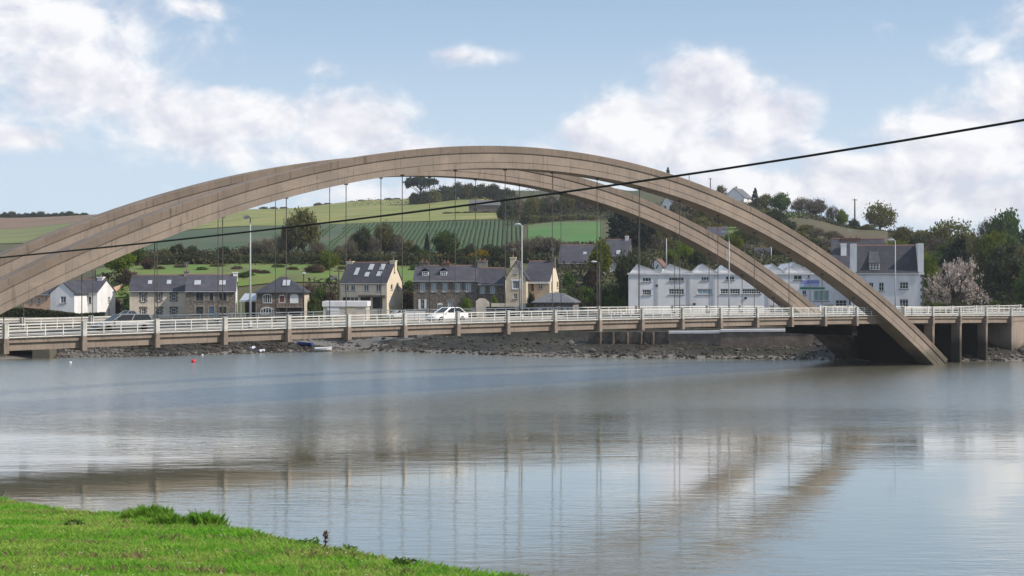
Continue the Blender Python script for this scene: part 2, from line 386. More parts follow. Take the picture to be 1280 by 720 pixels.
def zt(px, D):
    px = np.asarray(px, float); D = np.asarray(D, float)
    px, D = np.broadcast_arrays(px, D)
    zs = np.stack([np.interp(D, [a for a, b in COLS[c]], [b for a, b in COLS[c]], left=4.35) for c in _cp], -1)
    j = np.clip(np.searchsorted(_cp, px) - 1, 0, len(_cp) - 2)
    a = np.array(_cp)[j]; b = np.array(_cp)[j + 1]; f = np.clip((px - a) / (b - a), 0, 1); f = f * f * (3 - 2 * f)
    z = np.take_along_axis(zs, j[..., None], -1)[..., 0] * (1 - f) + np.take_along_axis(zs, (j + 1)[..., None], -1)[..., 0] * f
    X = (px - 640) / FPX * D
    z = z + np.clip((D - 260) / 60, 0, 1) * wob(X, D, 90) * 0.55
    s = D - shore(px)
    fore = np.interp(s, [-14, -5, 0, 2, 7.0, 8.6, 9.2], [-2.5, -0.9, -0.02, 0.55, 2.1, 2.45, 4.3])
    rough = (wob(X, D, 3.1) * 0.22 + wob(X + 50, D, 9) * 0.16) * np.clip(s / 2, 0, 1) * np.clip((8 - s) / 2, 0, 1)
    return np.where(s < 9.2, np.minimum(fore, z) + rough, z)
pxs = np.concatenate([np.arange(-1100, -40, 40), np.arange(-40, 1330, 4), np.arange(1330, 2500, 40)])
Ds = np.concatenate([np.arange(172, 184, 3), np.arange(184, 226, 0.7), np.arange(226, 420, 4), np.arange(420, 900, 10), np.arange(900, 3001, 150)])
PX, DD = np.meshgrid(pxs, Ds, indexing='ij'); ZZ = zt(PX, DD); XX = (PX - 640) / FPX * DD
def world_grid(XX, DD, ZZ): return np.stack([CX + XX * RV[0] + DD * DV[0], CY + XX * RV[1] + DD * DV[1], ZZ], -1)
cut = int(np.searchsorted(Ds, 223))
struct(grid_obj('hillside', world_grid(XX, DD, ZZ)[:, cut - 1:], HILL))
struct(grid_obj('foreshore', world_grid(XX, DD, ZZ)[:, :cut], MUD))

def field(name, px0, px1, D0, D1, m, off=0.22, nx=80, nd=60, slant=0.0):
    u, v = np.meshgrid(np.linspace(0, 1, nx), np.linspace(0, 1, nd), indexing='ij')
    D = D0 + (D1 - D0) * v + 4 * np.sin(u * 5 + D0)
    px = px0 + (px1 - px0) * u + slant * v
    Z = zt(px, D) + off; Xc = (px - 640) / FPX * D
    return struct(grid_obj(name, world_grid(Xc, D, Z), m))
F_PLOUGH = mat('ploughed_earth', (0.205, 0.135, 0.085), (0.165, 0.110, 0.070), 0.05, bump=0.4)
F_GREEN = mat('young_cereal', (0.125, 0.170, 0.042), (0.175, 0.180, 0.060), 0.05, c3=(0.15, 0.14, 0.06), s3=0.03)
F_YELLOW = mat('stubble_grass', (0.225, 0.215, 0.060), (0.140, 0.175, 0.046), 0.045, stretch=(1, 3, 1), c3=(0.26, 0.235, 0.085), s3=0.025)
F_CROP = mat('crop_soil', (0.050, 0.086, 0.040), (0.070, 0.094, 0.048), 0.10, c3=(0.085, 0.088, 0.050), s3=0.03, bump=0.5, bscale=0.7)
F_ROW = leaf_mat('crop_leaves', (0.040, 0.078, 0.036), (0.055, 0.092, 0.042), 0.15, 0.05)
F_BRIGHT = mat('bright_pasture', (0.060, 0.160, 0.034), (0.085, 0.160, 0.042), 0.09, c3=(0.10, 0.14, 0.05), s3=0.05)
F_MEADOW = mat('lush_meadow', (0.100, 0.180, 0.030), (0.145, 0.175, 0.045), 0.12, c3=(0.11, 0.12, 0.045), s3=0.10)
F_SCRUB = mat('rough_brown_pasture', (0.092, 0.070, 0.036), (0.080, 0.074, 0.032), 0.06, bump=0.6, bscale=0.6)
field('ploughed_field', -260, 182, 692, 800, F_PLOUGH)
field('cereal_field', -260, 175, 470, 684, F_GREEN)
field('stubble_field', 190, 632, 486, 775, F_YELLOW)
field('crop_field', 172, 655, 345, 478, F_CROP)
field('pasture', 660, 752, 352, 452, F_BRIGHT)
field('meadow', 120, 612, 256, 288, F_MEADOW)
field('rough_pasture', 985, 1130, 335, 428, F_SCRUB)
field('hill_meadow', 962, 1006, 425, 466, F_MEADOW, nx=30, nd=30)
field('orchard_meadow', 868, 925, 360, 405, F_MEADOW, nx=30, nd=30)
# crop rows run up the slope
mbv = []
for i, X0 in enumerate(np.arange(-100, 5, 1.25)):
    Dr = np.linspace(350, 475, 52); Xr = X0 + (Dr - 352) * (X0 / 900.0)
    pr = 640 + FPX * Xr / Dr; ok = (pr > 425 + 30 * math.sin(i * 1.3)) & (pr < 652)
    for a in range(51):
        if not (ok[a] and ok[a + 1]): continue
        for e in (-0.33, 0.33):
            q = []
            for (k, w, h) in ((a, e, .22), (a + 1, e, .22), (a + 1, 0, .50 + .05 * math.sin((a + 1) * .6 + i)), (a, 0, .50 + .05 * math.sin(a * .6 + i))):
                q.append(cd(Xr[k] + w, Dr[k], float(zt(pr[k], Dr[k])) + h))
            mbv += q
rows = link('crop_rows', np_mesh('crop_rows', np.array(mbv), 4, F_ROW)); stuff(rows, 'dark green crop in rows running up the hillside field', 'crop')

# river
def river_mat():
    m = bpy.data.materials.new('river_water'); m.use_nodes = True; t = NT(m.node_tree); t.n.clear()
    out = t.new('ShaderNodeOutputMaterial'); df = t.new('ShaderNodeBsdfDiffuse'); gl = t.new('ShaderNodeBsdfGlossy'); mx = t.new('ShaderNodeMixShader'); fr = t.new('ShaderNodeFresnel')
    geo = t.new('ShaderNodeNewGeometry'); P = geo.outputs['Position']
    silt = t.noise(P, 0.02, 4, 0.5)
    t.put(df.inputs[0], t.mix(t.smooth(silt, 0.35, 0.65), (0.145, 0.136, 0.085), (0.170, 0.163, 0.115)))
    rot = t.new('ShaderNodeVectorRotate', rotation_type='Z_AXIS'); t.put(rot.inputs['Vector'], P); rot.inputs['Angle'].default_value = TH
    Q = rot.outputs[0]                                 # ripple crests lie across the channel, as the breeze blows
    patch = t.smooth(t.noise(t.vscale(Q, (0.012, 0.045, 1)), 1.0, 4, 0.55, 0.6), 0.42, 0.66)
    sq = t.new('ShaderNodeSeparateXYZ'); t.put(sq.inputs[0], Q)
    breeze = t.smooth(t.math('ADD', sq.outputs[1], t.math('MULTIPLY', t.noise(t.vscale(Q, (0.014, 0.05, 1)), 1.0, 3), 46)), 8, 40)
    wind = t.math('MAXIMUM', t.math('MULTIPLY', patch, 0.13), breeze)          # the open channel is ruffled, the lee water near the bank is not
    fine = t.noise(t.vscale(Q, (0.55, 1.9, 1)), 1.0, 4, 0.6, 0.4)
    mid = t.noise(t.vscale(Q, (0.10, 0.42, 1)), 1.0, 3, 0.5, 0.5)
    wob_ = t.noise(t.vscale(Q, (0.30, 0.75, 1)), 1.0, 2, 0.5, 0.8)
    mid = t.math('ADD', mid, t.math('MULTIPLY', wob_, 0.55))
    h = t.math('ADD', t.math('MULTIPLY', fine, t.math('ADD', 0.036, t.math('MULTIPLY', wind, 1.9))), t.math('MULTIPLY', mid, t.math('ADD', 0.095, t.math('MULTIPLY', wind, 0.5))))
    bn = t.new('ShaderNodeBump'); bn.inputs['Strength'].default_value = 1.0; bn.inputs['Distance'].default_value = 0.075
    t.put(bn.inputs['Height'], h); t.l.new(bn.outputs[0], gl.inputs['Normal']); t.l.new(bn.outputs[0], fr.inputs['Normal'])
    fr.inputs['IOR'].default_value = 1.34
    t.put(gl.inputs['Roughness'], t.math('ADD', 0.055, t.math('MULTIPLY', breeze, 0.14))); gl.inputs[0].default_value = (0.99, 0.985, 0.955, 1)
    t.put(mx.inputs[0], t.math('POWER', fr.outputs[0], 0.42))
    t.l.new(df.outputs[0], mx.inputs[1]); t.l.new(gl.outputs[0], mx.inputs[2]); t.l.new(mx.outputs[0], out.inputs[0])
    return m
g = np.array([[cd(x, d, 0.0) for d in (-60, 60, 120, 215)] for x in (-700, -200, -60, 60, 200, 700)])
struct(grid_obj('river', g, river_mat(), smooth=False))

# near bank the viewer stands on
EDGE = [(-90, 112), (-62, 92), (-48, 72), (-27, 47), (-9.9, 27.0), (-7.9, 24.6), (-5.9, 23.4), (-4.0, 20.6), (-2.5, 18.2), (-1.3, 16.65), (-0.35, 15.4), (0.25, 14.6), (3.0, 11.5), (9, 8.0), (30, 1), (70, -12)]
def edge_D(X): return np.interp(X, [a for a, b in EDGE], [b for a, b in EDGE])
def z_bank(X, D):
    s = D - edge_D(X)                                   # >0 beyond the lip
    base = 8.85 - 0.09 * D + wob(X, D, 6.0) * 0.05 + wob(X, D, 1.3) * 0.018
    base = np.maximum(base, 5.6)
    drop = np.where(s > 0, -(np.minimum(s, 0.5) ** 2) * 1.5 - np.maximum(s - 0.5, 0) * 1.2, 0)
    return base + drop
Xs = np.concatenate([np.arange(-90, -14, 2.0), np.arange(-14, 5, 0.2), np.arange(5, 70, 2.0)])
V = np.concatenate([np.linspace(-60, -18, 14), np.arange(-18, 0.6, 0.25), np.linspace(0.6, 9, 22)])
XB, VB = np.meshgrid(Xs, V, indexing='ij'); DB = edge_D(XB) + VB
struct(grid_obj('grass_bank', world_grid(XB, DB, z_bank(XB, DB)), LAWN))


# ------------------------------------------------------------------ the arch bridge
XC, ZTOP, KA = 45.05, 21.46, 0.004958
def z_in(x): return ZTOP - KA * (x - XC) ** 2          # underside of the ribs
def z_deck(x): return 6.66 - 0.00011 * (min(x, 132) - XC) ** 2   # top of the deck edge
BW = 12.4                                               # between the two rib planes
bridge = empty('arch_bridge', (XC, BW / 2, 0)); tag(bridge, 'brown concrete road bridge with two tall arch ribs, hangers and white railings', 'bridge')
def bpart(mb, name, m, smooth=False, parent=None):
    o = mb.build(name, m, None, smooth)
    p = parent or bridge
    o.parent = p
    if parent is None: o.matrix_parent_inverse = Matrix.Translation(-bridge.location)
    return o
def rib_profile(tt):
    """cross-section (across y, along the arch normal n) of a rib: capped box with a recessed web"""
    w = 1.0 + 0.15 * tt; d = 2.12
    web = [(-w, 0), (-w, .53), (-w + .06, .53), (-w + .06, .58), (-w, .58), (-w, 1.46), (w, 1.46), (w, .58), (w - .06, .58), (w - .06, .53), (w, .53), (w, 0)]
    return web, [(-w - .10, 1.462), (-w - .10, d - .05), (-w - .05, d), (w + .05, d), (w + .10, d - .05), (w + .10, 1.462)]
for yc in (0.0, BW):
    rings, caps = [], []
    for x in np.linspace(XC - 67.5, XC + 67.5, 91):
        sl = -2 * KA * (x - XC); nx, nz = -sl, 1.0; L = math.hypot(nx, nz); nx /= L; nz /= L
        tt = ((x - XC) / 66) ** 2
        web, cap = rib_profile(tt)
        rings.append([(x + n * nx, yc + y, z_in(x) + n * nz) for y, n in web]); caps.append([(x + n * nx, yc + y, z_in(x) + n * nz) for y, n in cap])
    rib = bpart(MB().loft(rings), 'arch_rib', CONC)
    bpart(MB().loft(caps), 'rib_cap', CONC_CAP, parent=rib)
xa = [-62 + 4 * i for i in range(65)]                   # deck stations
def strip(prof, m, name, x0=-62, x1=196, step=3.0):
    n = int((x1 - x0) / step); rings = []
    for i in range(n + 1):
        x = x0 + (x1 - x0) * i / n; z = z_deck(x); rings.append([(x, y, z + dz) for y, dz in prof])
    return bpart(MB().loft(rings), name, m)
strip([(-.22, 0), (-.22, -.34), (BW + .22, -.34), (BW + .22, 0)], CONC, 'deck_slab')
for y0, y1 in ((-.05, .36), (BW - .36, BW + .05)):
    strip([(y0, -.34), (y1, -.34), (y1, -.92), (y0, -.92)], CONC, 'edge_beam', -62, 131)
strip([(1.9, .004), (1.9, .03), (BW - 1.9, .03), (BW - 1.9, .004)], ASPH, 'roadway')
strip([(.25, .004), (.25, .16), (1.9, .16), (1.9, .004)], PAVE, 'footpath'); strip([(BW - 1.9, .004), (BW - 1.9, .16), (BW - .25, .16), (BW - .25, .004)], PAVE, 'footpath')
post_x = [6.0 * k for k in range(-8, 18)]
right_x = [105.6] + [111.7 + 6.05 * j for j in range(13)]
for x in post_x + [q for q in right_x if q < 131]:
    z = z_deck(x); b = 1.12
    bpart(MB().box(x - .19, x + .19, -.60, BW + .60, z - b, z - .345), 'cross_beam', CONC)
    for yy in (-.34, BW + .34):
        bpart(MB().box(x - .17, x + .17, yy - .26, yy + .115, z - .343, z + .01), 'bracket', CONC)
all_posts = sorted(post_x + right_x)
for x in all_posts:
    z = z_deck(x)
    for yy in (-.37, BW + .37):
        mb = MB().box(x - .13, x + .13, yy - .2, yy + .16, z + .012, z + 1.10); mb.box(x - .17, x + .17, yy - .22, yy + .18, z + 1.102, z + 1.16)
        bpart(mb, 'railing_post', POSTW)
for a, b_ in zip(all_posts[:-1], all_posts[1:]):
    za, zb = z_deck(a), z_deck(b_); x0, x1 = a + .16, b_ - .16
    for yy in (-.36, BW + .36):
        if yy < 0 and (97.0 < x0 < 108.0): 
            if x0 < 101: x1 = min(x1, 99.5)
            else: x0 = max(x0, 107.2)
        def bar(mb, dz0, dz1, ya, yb):
            def zz(x): return za + (zb - za) * (x - a) / (b_ - a)
            rings = [[(x, yy + ya, zz(x) + dz0), (x, yy + yb, zz(x) + dz0), (x, yy + yb, zz(x) + dz1), (x, yy + ya, zz(x) + dz1)] for x in (x0, x1)]
            return mb.loft(rings)
        panel = bpart(bar(bar(MB(), .98, 1.07, -.06, .06), .05, .12, -.04, .04), 'railing_panel', RAILW)
        for dz in (.30, .53, .76):
            bpart(bar(MB(), dz, dz + .05, -.02, .02), 'rail', RAILW, parent=panel)
        n = 4
        for i in range(n + 1):
            x = x0 + .06 + (x1 - x0 - .12) * i / n; z = za + (zb - za) * (x - a) / (b_ - a)
            bpart(MB().box(x - .03, x + .03, yy - .04, yy + .04, z + .0, z + .985), 'baluster', RAILW, parent=panel)
for k in range(-1, 17):
    x = 6.0 * k
    for yc in (0.0, BW):
        z0, z1 = z_deck(x) + .16, z_in(x) + .15
        h = bpart(MB().tube([(x, yc, z0), (x, yc, z1)], .038, 8), 'hanger', STEEL)
        bpart(MB().tube([(x, yc, z0), (x, yc, z0 + .28)], .09, 8), 'socket', STEEL, parent=h)
        bpart(MB().box(x - .13, x + .13, yc - .13, yc + .13, z1 - .3, z1), 'anchor', STEEL, parent=h)
# piers of the approach span with dark panels painting the shade between columns, abutments, cross walls between the rib feet
CONC_SHADE = concrete_mat('shade_black_wall', (0.35, 0.35, 0.35), (6.2, 4.6), (0.016, 0.015, 0.012), 0.9, 0.97)  # near-black colour stands in for the shade under the deck
for x in (111.7, 117.75, 123.8, -27, -35, -43):
    zp = z_deck(x) - 1.122
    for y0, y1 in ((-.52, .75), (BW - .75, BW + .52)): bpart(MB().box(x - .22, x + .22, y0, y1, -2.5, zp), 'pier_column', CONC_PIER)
    bpart(MB().box(x - .12, x + .12, .752, BW - .752, -2.5, zp), 'pier_shade_panel', CONC_SHADE)  # dark panel added for the unlit gap between the columns
for x0, x1 in ((129.9, 196), (-62, -50)):
    zt_ = z_deck(x0 if x0 > 0 else x1) - .345
    mb = MB().box(x0, x1, -.45, BW + .45, -2.5, zt_ - .35); mb.box(x0, x1, -.52, BW + .52, zt_ - .348, zt_ - .01)
    bpart(mb, 'abutment', concrete_mat('abutment_concrete', (1.15, 1.15, 1.15), (2.8, 1.2), (0.07, 0.062, 0.045)))
for sgn in (1, -1):
    xw = XC + sgn * 52.5
    bpart(MB().box(xw - .5, xw + .5, 1.02, BW - 1.02, 4.0, z_deck(xw) - .36), 'cross_wall', CONC_SHADE)


# ------------------------------------------------------------------ street lamps on the bridge
LAMPH = mat('lamp_housing', (0.62, 0.63, 0.64), rough=0.5)
def lamp(root, h, pole_m, arm=1.1, k=1.0):
    mb = MB().tube([(0, 0, 0), (0, 0, h * .45), (0, 0, h)], [.095 * k, .075 * k, .05 * k], 10); mb.box(-.16, .16, -.16, .16, 0, .04)
    mb.build('pole', pole_m, root, True)
    MB().box(-.12, .12, -.13, .13, .05, .55).build('service_door', pole_m, root)
    MB().tube([(0, 0, h - .25), (0, arm * .3, h + .02), (0, arm, h + .12)], [.05, .045, .04], 8).build('arm', pole_m, root, True)
    r = []
    for y, w, hh in ((arm - .1, .07, .07), (arm + .15, .15, .13), (arm + .55, .17, .14), (arm + .78, .07, .06)):
        r.append([(w * math.cos(a), y, h + .12 + hh * math.sin(a)) for a in np.linspace(0, 2 * math.pi, 10, endpoint=False)])
    hd = MB().loft(r).build('lamp_head', LAMPH, root, True)
    MB().loft([[(.12 * math.cos(a), arm + .36 + .2 * math.sin(a), h + .12 - d) for a in np.linspace(0, 2 * math.pi, 10, endpoint=False)] for d in (.10, .17)]).build('diffuser', SKYL, hd)
LB = ['tall grey street lamp on the bridge in front of the hip-roofed stone house', 'tall grey street lamp on the bridge in front of the beige gabled house',
      'tall grey street lamp on the bridge crossing in front of the far arch rib', 'tall grey street lamp on the bridge in front of the big white house']
for i, x in enumerate((14.9, 44.6, 74.5, 105.2)):
    r = empty('street_lamp', (x, .62, z_deck(x) + .16)); tag(r, LB[i], 'street lamp', 'lamps along the bridge'); lamp(r, 9.25, GALV, .35)


# ------------------------------------------------------------------ houses
def unit(a):  # wall direction for a yaw: a > 0 turns the right-hand gable towards the viewer
    c, s = math.cos(a), math.sin(a)
    return RV * c - DV * s, RV * s + DV * c
class House:
    def __init__(s, name, label, px0, px1, D, yaw, py_eave, py_ridge, depth=8.0, z0=4.3, wall=WHITER, roof=SLATE, cat='house', root=None, side_wall=None, group=None):
        s.a = math.radians(yaw); s.ex, s.ey = unit(s.a)
        p = at(px0, D); s.P = np.array([p[0], p[1], z0])
        e = ray_plane(px1, 350, s.P, np.array([s.ey[0], s.ey[1], 0])); s.w = float(np.dot((e - s.P)[:2], s.ex)); s.d = depth
        pm = (px0 + px1) / 2
        s.he = s.front(pm, py_eave)[1]
        mid = s.P + np.array([*(s.ex * s.w / 2 + s.ey * depth / 2), 0]); _, Dm = to_cam(mid[0], mid[1]); s.hr = zpy(py_ridge, Dm) - z0
        s.root = root or empty(name, tuple(s.P), -TH - s.a)
        if root is None: tag(s.root, label, cat, group)
        s.wall, s.roofm, s.side_wall = wall, roof, side_wall or wall
        s.off = None
        if root is not None:                       # a wing: coordinates relative to the main block's frame
            rp = np.array(root.location); ra = -root.rotation_euler.z - TH; rex, rey = unit(ra)
            v = (s.P - rp)[:2]; s.off = (float(np.dot(v, rex)), float(np.dot(v, rey)), float(s.P[2] - rp[2]), ra - s.a)
    def M(s, x, y, z):
        if s.off is None: return (x, y, z)
        ox, oy, oz, da = s.off; c, q = math.cos(da), math.sin(da)
        return (ox + x * c - y * q, oy + x * q + y * c, oz + z)
    def front(s, px, py):
        r = ray_plane(px, py, s.P, np.array([s.ey[0], s.ey[1], 0])) - s.P
        return float(np.dot(r[:2], s.ex)), float(r[2])
    def right(s, px, py):
        q = s.P + np.array([*(s.ex * s.w), 0]); r = ray_plane(px, py, q, np.array([s.ex[0], s.ex[1], 0])) - q
        return float(np.dot(r[:2], s.ey)), float(r[2])
    def slope(s, px, py):
        """local (x, y, z) on the front roof slope"""
        k = (s.hr - s.he) / (s.d / 2); n = np.array([*(-k * s.ey), 1.0]); p0 = s.P + np.array([0, 0, s.he])
        r = ray_plane(px, py, p0, n) - s.P
        return float(np.dot(r[:2], s.ex)), float(np.dot(r[:2], s.ey)), float(r[2])
    def facade(s, mb, mp, U, H, holes, mi=0, dep=.2):
        us = sorted({0, U, *[h[0] for h in holes], *[h[1] for h in holes]}); ws = sorted({0, H, *[h[2] for h in holes], *[h[3] for h in holes]})
        for i in range(len(us) - 1):
            for j in range(len(ws) - 1):
                cu, cw = (us[i] + us[i + 1]) / 2, (ws[j] + ws[j + 1]) / 2
                if any(h[0] < cu < h[1] and h[2] < cw < h[3] for h in holes): continue
                mb.poly([mp(us[i], 0, ws[j]), mp(us[i + 1], 0, ws[j]), mp(us[i + 1], 0, ws[j + 1]), mp(us[i], 0, ws[j + 1])], mi)
        for (a, b, c, d) in holes:
            for q in (((a, c), (b, c)), ((b, c), (b, d)), ((b, d), (a, d)), ((a, d), (a, c))):
                mb.poly([mp(q[0][0], 0, q[0][1]), mp(q[1][0], 0, q[1][1]), mp(q[1][0], dep, q[1][1]), mp(q[0][0], dep, q[0][1])], mi)
            mb.poly([mp(a, dep, c), mp(b, dep, c), mp(b, dep, d), mp(a, dep, d)], mi)
    def window(s, mp, hole, frame=WOODW, pane=GLASS, bars=(1, 1), surround=None, shutters=None, name='window', proud=False, sill=True, teeth=True):
        a, b, c, d = hole; f = min(.08, (b - a) * .12); d0, d1 = (-.04, .0) if proud else (.07, .15)
        mb = MB()
        for (u0, u1, w0, w1) in ((a, b, c, c + f), (a, b, d - f, d), (a, a + f, c + f, d - f), (b - f, b, c + f, d - f)): mb.box(u0, u1, d0, d1, w0, w1, M=mp)
        for i in range(1, bars[0] + 1):
            u = a + (b - a) * i / (bars[0] + 1); mb.box(u - f * .4, u + f * .4, d0, d1, c + f, d - f, M=mp)
        for i in range(1, bars[1] + 1):
            w = c + (d - c) * i / (bars[1] + 1); mb.box(a + f, b - f, d0 + .01, d1, w - f * .3, w + f * .3, M=mp)
        o = mb.build(name, frame, s.root)
        MB().box(a + f * .5, b - f * .5, d0 + .035, d1 + .03, c + f * .5, d - f * .5, M=mp).build('pane', pane, o)
        if sill: MB().box(a - .1, b + .1, -.09, .05, c - .11, c - .005, M=mp).build('sill', DRESSED if surround is None else surround, o)
        if surround is not None:
            mb = MB(); n = 5
            for i in range(n):
                w0 = c + (d - c) * i / n; w1 = c + (d - c) * (i + 1) / n; e = .34 if (i % 2 == 0 and teeth) else .18
                mb.box(a - e, a, -.03, .02, w0 + .008, w1 - .008, M=mp); mb.box(b, b + e, -.03, .02, w0 + .008, w1 - .008, M=mp)
            mb.box(a - .34, b + .34, -.032, .02, d, d + .24, M=mp)
            mb.build('stone_surround', surround, o)
        if shutters is not None:
            for u0, u1 in ((a - (b - a) * .5, a - .02), (b + .02, b + (b - a) * .5)):
                MB().box(u0, u1, -.06, -.005, c, d, M=mp).build('shutter', shutters, o)
        return o
    def door(s, mp, hole, m, surround=None):
        a, b, c, d = hole
        mb = MB().box(a, b, .08, .14, c, d, M=mp)
        for w0, w1 in ((.08, .45), (.52, .92)): mb.box(a + .12, b - .12, .05, .08, c + (d - c) * w0, c + (d - c) * w1, M=mp)
        o = mb.build('door', m, s.root)
        MB().box(b - .2, b - .12, .02, .06, c + (d - c) * .48, c + (d - c) * .53, M=mp).build('handle', GALV, o)
        if surround is not None:
            mb = MB(); mb.box(a - .22, a, -.03, .02, c, d, M=mp); mb.box(b, b + .22, -.03, .02, c, d, M=mp); mb.box(a - .22, b + .22, -.03, .02, d, d + .25, M=mp)
            mb.build('stone_surround', surround, o)
    def fp(s): return lambda u, dp, w: s.M(u, dp, w)
    def rp(s): return lambda u, dp, w: s.M(s.w - dp, u, w)
    def boxes(s, items, fn):
        out = []
        for it in items:
            (x0, x1, y0, y1) = it[0]; u0, w1 = fn(x0, (y0 + y1) / 2)[0], fn((x0 + x1) / 2, y0)[1]; u1 = fn(x1, (y0 + y1) / 2)[0]; w0 = fn((x0 + x1) / 2, y1)[1]
            out.append((u0, u1, max(w0, .05), w1))
        return out
    def walls(s, front=(), side=(), gable='x', hip=False):
        """front/side: [(pixel box, kind, options)]; gable 'x' = ridge parallel to the front, 'y' = gable faces the viewer"""
        mb = MB(); fh = s.boxes(front, s.front); sh = s.boxes(side, s.right); w, d, he, hr = s.w, s.d, s.he, s.hr
        inner = lambda hs, U, H: [h for h in hs if h[0] > .02 and h[1] < U - .02 and h[3] < H - .02]
        s.facade(mb, s.fp(), w, he, inner(fh, w, he)); s.facade(mb, s.rp(), d, he, inner(sh, d, he), 1)
        mb.poly([s.M(0, 0, 0), s.M(0, 0, he), s.M(0, d, he), s.M(0, d, 0)], 1); mb.poly([s.M(0, d, 0), s.M(0, d, he), s.M(w, d, he), s.M(w, d, 0)])
        if not hip:
            if gable == 'x':
                for x in (0, w): mb.poly([s.M(x, 0, he), s.M(x, d, he), s.M(x, d / 2, hr)], 1)
            else:
                for y in (0, d): mb.poly([s.M(0, y, he), s.M(w, y, he), s.M(w / 2, y, hr)], 0)
        mb.build('wall', [s.wall, s.side_wall], s.root)
        for hs, items, mp, U, fn in ((fh, front, s.fp(), w, 0), (sh, side, s.rp(), d, 1)):
            ok = inner(hs, U, he)
            for h, it in zip(hs, items):
                opt = dict(it[2]) if len(it) > 2 else {}
                if it[1] == 'win': s.window(mp, h, proud=h not in ok, **opt)
                elif it[1] == 'door': s.door(mp, h, **opt)
                elif it[1] == 'void':                                   # garage or porch opening, dark sheet painted for the unlit inside
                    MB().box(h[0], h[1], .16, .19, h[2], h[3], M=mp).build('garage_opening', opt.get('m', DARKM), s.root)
                elif it[1] == 'panel':
                    MB().box(h[0], h[1], -.05, -.005, h[2], h[3], M=mp).build(opt.get('name', 'panel'), opt.get('m', WOODW), s.root)
                elif it[1] == 'arch': s.arch(mp, h, **opt)
        return s
    def arch(s, mp, h, frame=WOODW, pane=GLASS, bars=3, surround=None):
        a, b, c, d = h; f = .09; r = (b - a) / 2; zc = d - r * .55; n = 8; mb = MB()
        def top(u, sc=1.0): k = (u - (a + b) / 2) / r; return zc + (d - zc) * sc * math.sqrt(max(0, 1 - k * k))
        us = [a + (b - a) * i / n for i in range(n + 1)]
        for i in range(n): mb.poly([mp(us[i], -.055, top(us[i])), mp(us[i + 1], -.055, top(us[i + 1])), mp(us[i + 1], -.055, top(us[i + 1]) - .13), mp(us[i], -.055, top(us[i]) - .13)])
        for u0, u1 in ((a, a + f), (b - f, b)): mb.box(u0, u1, -.055, .0, c, zc, M=mp)
        mb.box(a, b, -.058, .0, c, c + f, M=mp)
        for i in range(1, bars + 1):
            u = a + (b - a) * i / (bars + 1); mb.box(u - .04, u + .04, -.05, -.0, c, top(u) - .05, M=mp)
        o = mb.build('window', frame, s.root)
        m2 = MB(); m2.poly([mp(a, -.03, c), mp(b, -.03, c)] + [mp(u, -.03, top(u) - .02) for u in reversed(us)]); m2.build('pane', pane, o)
        if surround is not None:
            m3 = MB()
            for i in range(n):
                for (q0, q1) in (((us[i], top(us[i])), (us[i + 1], top(us[i + 1]))),):
                    m3.poly([mp(q0[0], -.06, q0[1]), mp(q1[0], -.06, q1[1]), mp(q1[0] + (q1[0] - (a + b) / 2) * .14, -.06, q1[1] + .2), mp(q0[0] + (q0[0] - (a + b) / 2) * .14, -.06, q0[1] + .2)])
            m3.build('stone_surround', surround, o)
    def roof(s, ov=.28, gov=.12, t=.16, gable='x', hip=0.0, ridge=RIDGE, name='roof'):
        w, d, he, hr = s.w, s.d, s.he, s.hr
        if hip:
            i = hip; o = .35; mb = MB(); dz = -.1
            A = [(-o, -o), (w + o, -o), (w + o, d + o), (-o, d + o)]; R0, R1 = (i, d / 2), (w - i, d / 2)
            lo = [s.M(x, y, he + dz) for x, y in A]; lo2 = [s.M(x, y, he + dz - .14) for x, y in A]; r0, r1 = s.M(*R0, hr), s.M(*R1, hr)
            mb.poly([lo[0], lo[1], r1, r0]); mb.poly([lo[1], lo[2], r1]); mb.poly([lo[2], lo[3], r0, r1]); mb.poly([lo[3], lo[0], r0]); mb.poly(lo2)
            for k in range(4): mb.poly([lo2[k], lo2[(k + 1) % 4], lo[(k + 1) % 4], lo[k]])
            o_ = mb.build(name, s.roofm, s.root)
            return o_
        L = d if gable == 'x' else w; k = (hr - he) / (L / 2)
        prof = [(-ov, he - ov * k + .02), (L / 2, hr + .02), (L + ov, he - ov * k + .02), (L + ov, he - ov * k + .02 + t), (L / 2, hr + .02 + t * 1.15), (-ov, he - ov * k + .02 + t)]
        Mx = (lambda a, p, q: s.M(a, p, q)) if gable == 'x' else (lambda a, p, q: s.M(p, a, q))
        a1 = w if gable == 'x' else d
        o_ = MB().prism(prof, -gov, a1 + gov, Mx).build(name, s.roofm, s.root)
        if ridge is not None:
            zr = hr + .02 + t * 1.15
            MB().prism([(L / 2 - .16, zr - .10), (L / 2, zr + .07), (L / 2 + .16, zr - .10)], -gov + .01, a1 + gov - .01, Mx).build('ridge_tiles', ridge, o_)
            if gable == 'x': MB().tube([s.M(-gov, -ov - .06, he - ov * k + .02), s.M(a1 + gov, -ov - .06, he - ov * k + .02)], .07, 6).build('gutter', GALV, o_)
        return o_
    def chimney(s, px0, px1, py0, m=STONE, y=None, base=None, pots=1, dy=.9):
        """px extent at the ridge line, top at py0"""
        y = s.d / 2 if y is None else y
        q = s.P + np.array([*(s.ey * y), 0]); n = np.array([*s.ey, 0])
        u0 = float(np.dot((ray_plane(px0, py0, q, n) - q)[:2], s.ex)); u1 = float(np.dot((ray_plane(px1, py0, q, n) - q)[:2], s.ex)); zt_ = float(ray_plane(px0, py0, q, n)[2] - s.P[2])
        base = s.hr - 1.0 if base is None else base
        mb = MB().box(u0, u1, y - dy / 2, y + dy / 2, base, zt_ - .2, M=s.M); mb.box(u0 - .08, u1 + .08, y - dy / 2 - .08, y + dy / 2 + .08, zt_ - .198, zt_, M=s.M)
